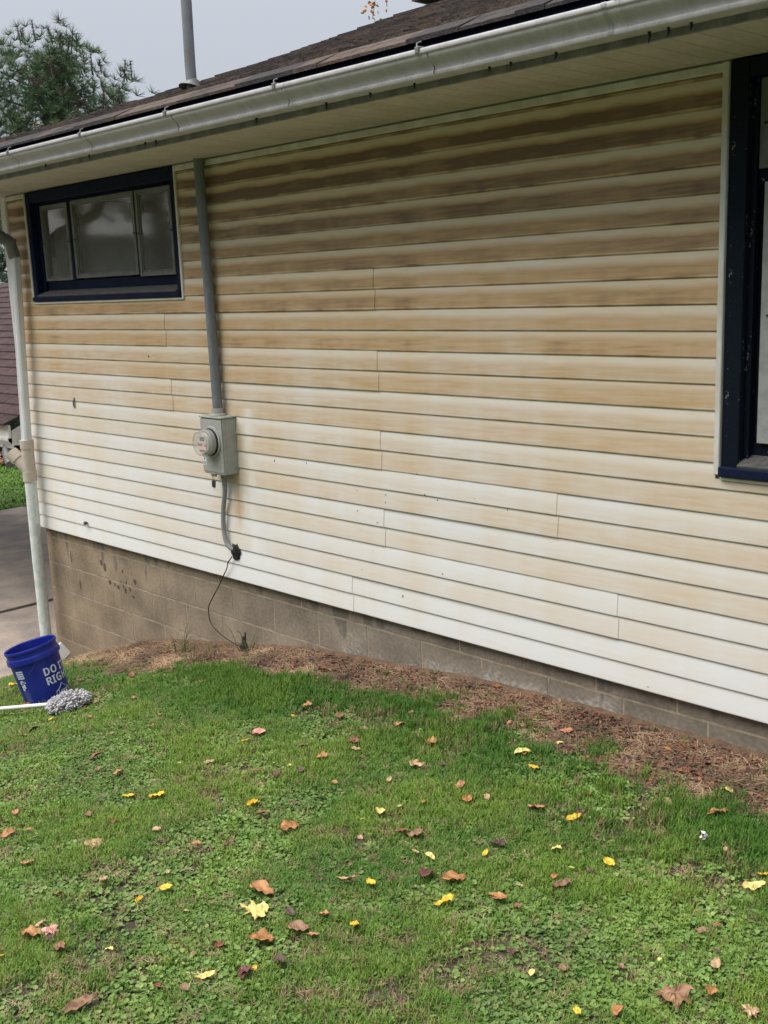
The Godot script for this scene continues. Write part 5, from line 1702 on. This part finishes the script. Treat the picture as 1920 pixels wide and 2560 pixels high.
# x, z, length, kind (0 oval, 1 lobed, 2 curled), colour, turn, label
const LEAVES := [
	[-4.352, 1.565, 0.063, 0, "r", 5.06, "red brown oval leaf on the upper left of lawn"],
	[-3.738, 1.354, 0.054, 0, "t", 5.07, "tan oval leaf on the upper left of lawn, second from the left"],
	[-3.857, 1.432, 0.029, 0, "g", 3.24, "small yellow green oval leaf on the upper left of lawn"],
	[-4.036, 1.636, 0.055, 0, "o", 1.79, "orange brown oval leaf on the upper left of lawn, first from the left"],
	[-4.175, 1.656, 0.035, 0, "b", 0.34, "small brown oval leaf on the upper left of lawn"],
	[-3.742, 1.754, 0.056, 0, "y", 2.41, "bright yellow oval leaf on the middle left of lawn"],
	[-3.618, 1.698, 0.078, 2, "y", 2.57, "bright yellow curled leaf on the middle left of lawn, first from the left"],
	[-3.813, 1.850, 0.032, 0, "m", 0.28, "small maroon oval leaf on the middle left of lawn, first from the left"],
	[-4.066, 2.097, 0.058, 0, "s", 0.31, "salmon oval leaf on the middle left of lawn"],
	[-3.730, 1.948, 0.047, 0, "b", 6.27, "brown oval leaf on the middle left of lawn"],
	[-3.558, 1.930, 0.038, 0, "r", 4.10, "small red brown oval leaf on the middle left of lawn"],
	[-3.877, 2.218, 0.063, 0, "o", 1.47, "orange brown oval leaf on the middle left of lawn, first from the left"],
	[-3.831, 2.156, 0.035, 0, "o", 2.73, "small orange brown oval leaf on the middle left of lawn"],
	[-3.444, 2.086, 0.106, 1, "t", 6.12, "large tan lobed leaf on the middle left of lawn"],
	[-3.321, 1.887, 0.040, 0, "t", 5.64, "tan oval leaf on the middle left of lawn, second from the left"],
	[-3.203, 1.941, 0.035, 2, "d", 5.30, "small dark brown curled leaf on the middle left of lawn"],
	[-3.085, 1.871, 0.042, 0, "o", 2.46, "orange brown oval leaf on the middle left of lawn, second from the left"],
	[-2.987, 1.815, 0.031, 0, "m", 3.10, "small maroon oval leaf on the middle left of lawn, second from the left"],
	[-3.527, 2.310, 0.062, 1, "s", 4.25, "salmon lobed leaf on the middle left of lawn"],
	[-3.136, 2.217, 0.051, 0, "t", 0.38, "tan oval leaf on the middle left of lawn, first from the left"],
	[-2.989, 2.054, 0.023, 0, "t", 3.49, "small tan oval leaf on the middle left of lawn"],
	[-3.179, 2.365, 0.041, 0, "o", 1.70, "orange brown oval leaf on the lower left of lawn, second from the left"],
	[-2.897, 2.120, 0.052, 0, "y", 5.52, "bright yellow oval leaf on the lower left of lawn"],
	[-2.912, 2.144, 0.023, 0, "t", 0.40, "small tan oval leaf on the lower left of lawn, first from the left"],
	[-2.901, 2.221, 0.042, 2, "y", 4.27, "bright yellow curled leaf on the lower left of lawn"],
	[-2.730, 2.076, 0.019, 0, "d", 5.46, "small dark brown oval leaf on the lower left of lawn"],
	[-2.680, 2.081, 0.022, 0, "b", 1.43, "small brown oval leaf on the lower left of lawn, third from the left"],
	[-2.707, 2.168, 0.019, 0, "t", 5.62, "small tan oval leaf on the lower left of lawn, second from the left"],
	[-3.001, 2.544, 0.077, 0, "o", 5.48, "orange brown oval leaf on the lower left of lawn, first from the left"],
	[-2.982, 2.497, 0.077, 1, "p", 0.12, "pinkish lobed leaf on the lower left of lawn"],
	[-3.041, 2.495, 0.045, 0, "t", 4.44, "tan oval leaf on the lower left of lawn"],
	[-2.932, 2.525, 0.051, 1, "d", 0.01, "dark brown lobed leaf on the lower left of lawn"],
	[-2.848, 2.530, 0.081, 2, "b", 3.16, "brown curled leaf on the lower left of lawn"],
	[-2.711, 2.443, 0.033, 0, "py", 2.74, "small pale yellow oval leaf on the lower left of lawn"],
	[-2.457, 2.220, 0.041, 0, "r", 1.28, "red brown oval leaf on the lower left of lawn"],
	[-2.480, 2.297, 0.023, 0, "b", 2.04, "small brown oval leaf on the lower left of lawn, second from the left"],
	[-2.963, 2.667, 0.025, 0, "y", 5.06, "small bright yellow oval leaf on the lower left of lawn, first from the left"],
	[-2.363, 2.336, 0.063, 2, "py", 1.99, "pale yellow curled leaf on the lower left of lawn"],
	[-2.292, 2.251, 0.057, 0, "m", 0.94, "maroon oval leaf on the lower left of lawn, first from the left"],
	[-2.429, 2.452, 0.034, 0, "r", 4.39, "small red brown oval leaf on the lower left of lawn"],
	[-2.362, 2.407, 0.034, 0, "b", 2.82, "small brown oval leaf on the lower left of lawn, first from the left"],
	[-2.514, 2.640, 0.102, 2, "b", 5.02, "large brown curled leaf on the lower left of lawn"],
	[-3.824, 1.020, 0.082, 0, "p", 1.48, "pinkish oval leaf on the upper centre of lawn"],
	[-3.797, 1.112, 0.051, 0, "y", 2.01, "bright yellow oval leaf on the upper left of lawn, second from the left"],
	[-3.845, 0.794, 0.027, 0, "y", 5.02, "small bright yellow oval leaf on the upper centre of lawn, second from the left"],
	[-3.313, 0.885, 0.061, 0, "r", 3.18, "red brown oval leaf on the upper centre of lawn"],
	[-3.245, 0.939, 0.056, 0, "t", 3.18, "tan oval leaf on the upper centre of lawn, first from the left"],
	[-3.279, 0.637, 0.063, 0, "o", 1.48, "orange brown oval leaf on the upper centre of lawn, third from the left"],
	[-3.017, 0.707, 0.076, 0, "o", 0.09, "orange brown oval leaf on the upper centre of lawn, fourth from the left"],
	[-3.384, 0.754, 0.038, 0, "b", 5.86, "small brown oval leaf on the upper centre of lawn"],
	[-3.132, 0.684, 0.057, 0, "b", 0.54, "brown oval leaf on the upper centre of lawn, fifth from the left"],
	[-3.482, 1.031, 0.049, 0, "b", 5.31, "brown oval leaf on the upper centre of lawn, second from the left"],
	[-3.304, 1.077, 0.056, 0, "o", 2.31, "orange brown oval leaf on the upper centre of lawn, second from the left"],
	[-2.923, 0.905, 0.096, 1, "t", 5.97, "large tan lobed leaf on the upper centre of lawn"],
	[-2.827, 0.854, 0.038, 0, "d", 2.51, "small dark brown oval leaf on the upper centre of lawn, second from the left"],
	[-3.354, 1.214, 0.028, 0, "g", 5.88, "small yellow green oval leaf on the upper centre of lawn"],
	[-3.279, 1.222, 0.047, 0, "d", 3.49, "dark brown oval leaf on the upper centre of lawn"],
	[-3.325, 1.304, 0.047, 0, "m", 1.51, "maroon oval leaf on the middle centre of lawn, first from the left"],
	[-3.448, 1.314, 0.040, 0, "b", 4.66, "brown oval leaf on the upper centre of lawn, first from the left"],
	[-3.086, 1.052, 0.035, 0, "d", 4.24, "small dark brown oval leaf on the upper centre of lawn, first from the left"],
	[-2.894, 1.080, 0.034, 0, "t", 4.30, "small tan oval leaf on the middle centre of lawn, second from the left"],
	[-3.059, 1.225, 0.030, 0, "o", 2.91, "small orange brown oval leaf on the middle centre of lawn, first from the left"],
	[-2.625, 0.963, 0.062, 0, "s", 1.39, "salmon oval leaf on the middle centre of lawn"],
	[-2.524, 1.033, 0.060, 0, "o", 4.03, "orange brown oval leaf on the middle centre of lawn, third from the left"],
	[-2.477, 0.976, 0.039, 0, "t", 0.67, "small tan oval leaf on the middle centre of lawn, fifth from the left"],
	[-2.639, 1.147, 0.025, 0, "o", 4.35, "small orange brown oval leaf on the middle centre of lawn, second from the left"],
	[-2.721, 1.299, 0.056, 0, "py", 3.99, "pale yellow oval leaf on the middle centre of lawn, first from the left"],
	[-2.688, 1.230, 0.021, 0, "t", 2.36, "small tan oval leaf on the middle centre of lawn, third from the left"],
	[-2.722, 1.385, 0.024, 0, "g", 5.01, "small yellow green oval leaf on the middle centre of lawn"],
	[-3.177, 1.545, 0.081, 2, "y", 1.22, "bright yellow curled leaf on the middle left of lawn, second from the left"],
	[-3.076, 1.574, 0.054, 0, "r", 2.45, "red brown oval leaf on the middle centre of lawn, first from the left"],
	[-2.898, 1.589, 0.080, 0, "o", 5.01, "orange brown oval leaf on the middle centre of lawn, first from the left"],
	[-2.541, 1.366, 0.051, 0, "r", 2.39, "red brown oval leaf on the middle centre of lawn, second from the left"],
	[-2.486, 1.355, 0.081, 1, "b", 4.48, "brown lobed leaf on the middle centre of lawn"],
	[-2.624, 1.491, 0.034, 0, "t", 3.85, "small tan oval leaf on the middle centre of lawn, first from the left"],
	[-2.397, 1.444, 0.029, 0, "t", 5.91, "small tan oval leaf on the middle centre of lawn, fourth from the left"],
	[-2.338, 1.434, 0.045, 0, "py", 6.23, "pale yellow oval leaf on the middle centre of lawn, second from the left"],
	[-2.211, 1.297, 0.036, 0, "y", 4.54, "small bright yellow oval leaf on the middle centre of lawn"],
	[-2.238, 1.217, 0.040, 1, "d", 5.08, "dark brown lobed leaf on the middle centre of lawn, first from the left"],
	[-2.507, 1.647, 0.023, 0, "b", 0.96, "small brown oval leaf on the middle centre of lawn"],
	[-2.267, 1.523, 0.070, 0, "m", 4.48, "maroon oval leaf on the middle centre of lawn, second from the left"],
	[-2.180, 1.488, 0.082, 0, "o", 5.32, "orange brown oval leaf on the middle centre of lawn, second from the left"],
	[-2.448, 1.719, 0.066, 2, "t", 2.52, "tan curled leaf on the middle centre of lawn"],
	[-2.369, 1.682, 0.056, 0, "y", 3.47, "bright yellow oval leaf on the lower centre of lawn, second from the left"],
	[-2.021, 1.483, 0.037, 0, "o", 3.01, "small orange brown oval leaf on the lower centre of lawn, second from the left"],
	[-2.615, 1.937, 0.095, 0, "o", 6.02, "large orange brown oval leaf on the lower centre of lawn"],
	[-2.110, 1.612, 0.073, 2, "y", 1.99, "bright yellow curled leaf on the lower centre of lawn"],
	[-2.510, 2.028, 0.116, 1, "py", 2.53, "large pale yellow lobed leaf on the lower centre of lawn"],
	[-2.435, 1.965, 0.046, 0, "d", 0.01, "dark brown oval leaf on the lower centre of lawn, second from the left"],
	[-2.346, 1.905, 0.036, 0, "o", 2.64, "small orange brown oval leaf on the lower centre of lawn, first from the left"],
	[-2.233, 1.880, 0.048, 0, "y", 3.97, "bright yellow oval leaf on the lower centre of lawn, first from the left"],
	[-2.347, 2.004, 0.074, 0, "b", 5.87, "brown oval leaf on the lower centre of lawn"],
	[-2.285, 1.999, 0.044, 0, "s", 5.80, "salmon oval leaf on the lower centre of lawn"],
	[-2.387, 2.118, 0.083, 0, "o", 2.06, "orange brown oval leaf on the lower centre of lawn, first from the left"],
	[-2.262, 2.148, 0.052, 0, "d", 6.21, "dark brown oval leaf on the lower centre of lawn, first from the left"],
	[-2.286, 2.222, 0.026, 0, "y", 1.18, "small bright yellow oval leaf on the lower left of lawn, second from the left"],
	[-2.291, 2.248, 0.051, 0, "m", 5.17, "maroon oval leaf on the lower left of lawn, second from the left"],
	[-2.615, 0.575, 0.029, 0, "o", 0.99, "small orange brown oval leaf on the upper right of lawn"],
	[-2.508, 0.656, 0.050, 0, "y", 2.54, "bright yellow oval leaf on the upper right of lawn"],
	[-2.202, 0.714, 0.034, 0, "o", 0.46, "small orange brown oval leaf on the middle right of lawn, second from the left"],
	[-2.295, 0.926, 0.089, 1, "s", 5.39, "large salmon lobed leaf on the middle right of lawn"],
	[-2.134, 0.900, 0.062, 0, "y", 5.20, "bright yellow oval leaf on the middle right of lawn, first from the left"],
	[-2.141, 0.852, 0.052, 0, "d", 0.88, "dark brown oval leaf on the middle right of lawn"],
	[-2.112, 0.455, 0.043, 0, "y", 3.31, "bright yellow oval leaf in the dry strip, right"],
	[-2.046, 0.298, 0.048, 0, "r", 1.62, "red brown oval leaf in the dry strip, right, fifth from the left"],
	[-1.990, 0.302, 0.036, 0, "r", 3.09, "small red brown oval leaf in the dry strip, right, second from the left"],
	[-1.844, 0.349, 0.069, 0, "py", 3.47, "pale yellow oval leaf in the dry strip, right, second from the left"],
	[-1.938, 0.594, 0.072, 2, "t", 0.67, "tan curled leaf on the middle right of lawn"],
	[-1.767, 0.548, 0.079, 0, "o", 5.43, "orange brown oval leaf on the middle right of lawn"],
	[-2.215, 1.211, 0.053, 1, "d", 1.75, "dark brown lobed leaf on the middle centre of lawn, second from the left"],
	[-2.048, 1.120, 0.042, 0, "py", 2.81, "pale yellow oval leaf on the middle right of lawn"],
	[-1.860, 1.082, 0.053, 0, "y", 0.36, "bright yellow oval leaf on the middle right of lawn, second from the left"],
	[-1.933, 1.190, 0.024, 0, "g", 0.02, "small yellow green oval leaf on the middle right of lawn"],
	[-1.942, 1.270, 0.037, 0, "o", 1.23, "small orange brown oval leaf on the middle right of lawn, first from the left"],
	[-1.896, 1.295, 0.073, 2, "b", 2.15, "brown curled leaf on the lower right of lawn"],
	[-1.993, 1.384, 0.026, 0, "t", 5.83, "small tan oval leaf on the lower right of lawn"],
	[-1.996, 1.479, 0.049, 0, "o", 5.59, "orange brown oval leaf on the lower centre of lawn, second from the left"],
	[-1.925, 1.482, 0.029, 0, "r", 3.02, "small red brown oval leaf on the lower right of lawn"],
	[-1.880, 1.165, 0.034, 0, "d", 2.86, "small dark brown oval leaf on the middle right of lawn"],
	[-1.620, 0.761, 0.028, 0, "t", 4.19, "small tan oval leaf on the middle right of lawn"],
	[-1.441, 0.915, 0.081, 2, "py", 5.39, "pale yellow curled leaf on the lower right of lawn"],
	[-1.452, 0.830, 0.045, 0, "y", 2.12, "bright yellow oval leaf on the middle right of lawn, third from the left"],
	[-1.419, 1.178, 0.032, 0, "b", 4.98, "small brown oval leaf on the lower right of lawn, fourth from the left"],
	[-1.441, 1.233, 0.035, 0, "b", 2.51, "small brown oval leaf on the lower right of lawn, third from the left"],
	[-1.794, 1.678, 0.045, 0, "d", 3.73, "dark brown oval leaf on the lower centre of lawn, third from the left"],
	[-1.455, 1.432, 0.021, 0, "py", 4.63, "small pale yellow oval leaf on the lower right of lawn, second from the left"],
	[-1.357, 1.294, 0.025, 0, "d", 3.15, "small dark brown oval leaf on the lower right of lawn"],
	[-1.331, 1.347, 0.046, 0, "t", 4.34, "tan oval leaf on the lower right of lawn"],
	[-1.685, 1.715, 0.031, 0, "py", 4.38, "small pale yellow oval leaf on the lower right of lawn, first from the left"],
	[-1.634, 1.644, 0.030, 0, "b", 0.04, "small brown oval leaf on the lower right of lawn, first from the left"],
	[-1.516, 1.531, 0.027, 0, "b", 0.25, "small brown oval leaf on the lower right of lawn, second from the left"],
	[-1.345, 1.537, 0.126, 1, "b", 0.94, "large brown lobed leaf on the lower right of lawn"],
	[-1.278, 1.469, 0.047, 0, "o", 1.34, "orange brown oval leaf on the lower right of lawn, second from the left"],
	[-1.165, 1.466, 0.058, 1, "t", 1.28, "tan lobed leaf on the lower right of lawn"],
	[-1.494, 1.769, 0.031, 0, "y", 0.31, "small bright yellow oval leaf on the lower right of lawn"],
	[-1.416, 1.700, 0.046, 0, "o", 1.36, "orange brown oval leaf on the lower right of lawn, first from the left"],
	[-4.169, 0.370, 0.096, 2, "py", 3.77, "large pale yellow curled leaf in the dry strip, centre"],
	[-4.242, 0.225, 0.103, 2, "b", 5.56, "large brown curled leaf in the dry strip, centre"],
	[-4.340, 0.318, 0.047, 0, "o", 2.19, "orange brown oval leaf in the dry strip, centre, first from the left"],
	[-3.900, 0.656, 0.052, 0, "o", 2.30, "orange brown oval leaf on the upper centre of lawn, first from the left"],
	[-3.853, 0.787, 0.021, 0, "y", 2.62, "small bright yellow oval leaf on the upper centre of lawn, first from the left"],
	[-3.629, 0.686, 0.061, 0, "b", 4.27, "brown oval leaf on the upper centre of lawn, third from the left"],
	[-3.323, 0.880, 0.055, 0, "m", 4.93, "maroon oval leaf on the upper centre of lawn"],
	[-3.393, 0.749, 0.039, 0, "t", 5.91, "small tan oval leaf on the upper centre of lawn"],
	[-4.845, 0.624, 0.043, 0, "y", 2.36, "bright yellow oval leaf on the upper left of lawn, first from the left"],
	[-3.287, 0.630, 0.061, 0, "t", 4.44, "tan oval leaf on the upper centre of lawn, second from the left"],
	[-2.639, 0.261, 0.067, 0, "s", 2.15, "salmon oval leaf in the dry strip, right"],
	[-2.581, 0.380, 0.041, 0, "py", 5.17, "pale yellow oval leaf in the dry strip, right, first from the left"],
	[-2.883, 0.347, 0.034, 0, "s", 1.45, "small salmon oval leaf on the upper centre of lawn"],
	[-2.636, 0.562, 0.077, 0, "py", 5.47, "pale yellow oval leaf on the upper right of lawn"],
	[-3.343, 0.500, 0.040, 0, "b", 3.17, "brown oval leaf on the upper centre of lawn, fourth from the left"],
	[-2.968, 0.235, 0.048, 0, "r", 4.56, "red brown oval leaf in the dry strip, centre, third from the left"],
	[-2.834, 0.167, 0.061, 0, "r", 3.36, "red brown oval leaf in the dry strip, right, second from the left"],
	[-3.231, 0.009, 0.058, 0, "o", 1.99, "orange brown oval leaf in the dry strip, centre, second from the left"],
	[-3.020, 0.040, 0.050, 0, "r", 3.10, "red brown oval leaf in the dry strip, right, first from the left"],
	[-2.648, 0.013, 0.044, 0, "r", 0.32, "red brown oval leaf in the dry strip, right, third from the left"],
	[-2.523, 0.070, 0.024, 0, "s", 0.27, "small salmon oval leaf in the dry strip, right"],
	[-2.207, 0.165, 0.045, 0, "o", 3.33, "orange brown oval leaf in the dry strip, right"],
	[-2.154, 0.108, 0.078, 1, "r", 3.00, "red brown lobed leaf in the dry strip, right"],
	[-2.059, 0.305, 0.055, 0, "r", 5.23, "red brown oval leaf in the dry strip, right, fourth from the left"],
	[-1.995, 0.293, 0.035, 0, "r", 0.13, "small red brown oval leaf in the dry strip, right, first from the left"],
	[-2.140, 0.073, 0.041, 0, "r", 3.50, "red brown oval leaf in the dry strip, right, sixth from the left"],
	[-6.437, 1.003, 0.084, 0, "y", 3.08, "bright yellow oval leaf near the blue bucket and mop"],
	[-5.833, 1.202, 0.086, 0, "o", 3.76, "orange brown oval leaf near the blue bucket and mop, first from the left"],
	[-5.326, 1.300, 0.039, 0, "y", 4.58, "small bright yellow oval leaf near the blue bucket and mop, first from the left"],
	[-5.039, 1.221, 0.042, 0, "o", 3.30, "orange brown oval leaf near the blue bucket and mop, second from the left"],
	[-5.244, 1.134, 0.036, 0, "y", 3.54, "small bright yellow oval leaf near the blue bucket and mop, second from the left"],
	[-4.448, 1.199, 0.034, 0, "o", 3.09, "small orange brown oval leaf on the upper left of lawn, first from the left"],
	[-4.562, 1.081, 0.032, 0, "o", 3.86, "small orange brown oval leaf on the upper left of lawn, second from the left"],
	[-5.244, 1.446, 0.075, 0, "d", 1.56, "dark brown oval leaf near the blue bucket and mop"],
	[-5.625, 0.615, 0.069, 0, "r", 3.47, "red brown oval leaf near the blue bucket and mop"],
	[-5.356, 0.692, 0.052, 0, "t", 4.22, "tan oval leaf on the upper left of lawn, first from the left"],
	[-5.729, 0.375, 0.052, 0, "b", 1.20, "brown oval leaf in the dry strip, left"],
	[-5.197, 1.521, 0.048, 0, "b", 6.22, "brown oval leaf near the blue bucket and mop, first from the left"],
	[-5.307, 1.029, 0.045, 0, "b", 4.69, "brown oval leaf near the blue bucket and mop, second from the left"],
	[-5.070, 0.934, 0.043, 0, "o", 6.00, "orange brown oval leaf on the upper left of lawn, second from the left"],
	[-4.565, 1.357, 0.042, 0, "t", 1.85, "tan oval leaf near the blue bucket and mop"],
	[-5.318, 0.349, 0.047, 0, "t", 2.79, "tan oval leaf in the dry strip, left, second from the left"],
	[-4.926, 0.463, 0.028, 0, "py", 1.64, "small pale yellow oval leaf on the upper left of lawn"],
	[-5.503, 0.283, 0.042, 0, "t", 0.29, "tan oval leaf in the dry strip, left, first from the left"],
	[-3.794, -0.282, 0.041, 0, "r", 0.10, "red brown oval leaf in the dry strip, centre, second from the left"],
	[-4.351, -0.440, 0.050, 0, "b", 1.55, "brown oval leaf in the dry strip, centre, first from the left"],
	[-4.609, -0.524, 0.041, 0, "r", 5.41, "red brown oval leaf in the dry strip, centre, first from the left"],
	[-3.664, -0.016, 0.049, 0, "b", 1.03, "brown oval leaf in the dry strip, centre, second from the left"]
]
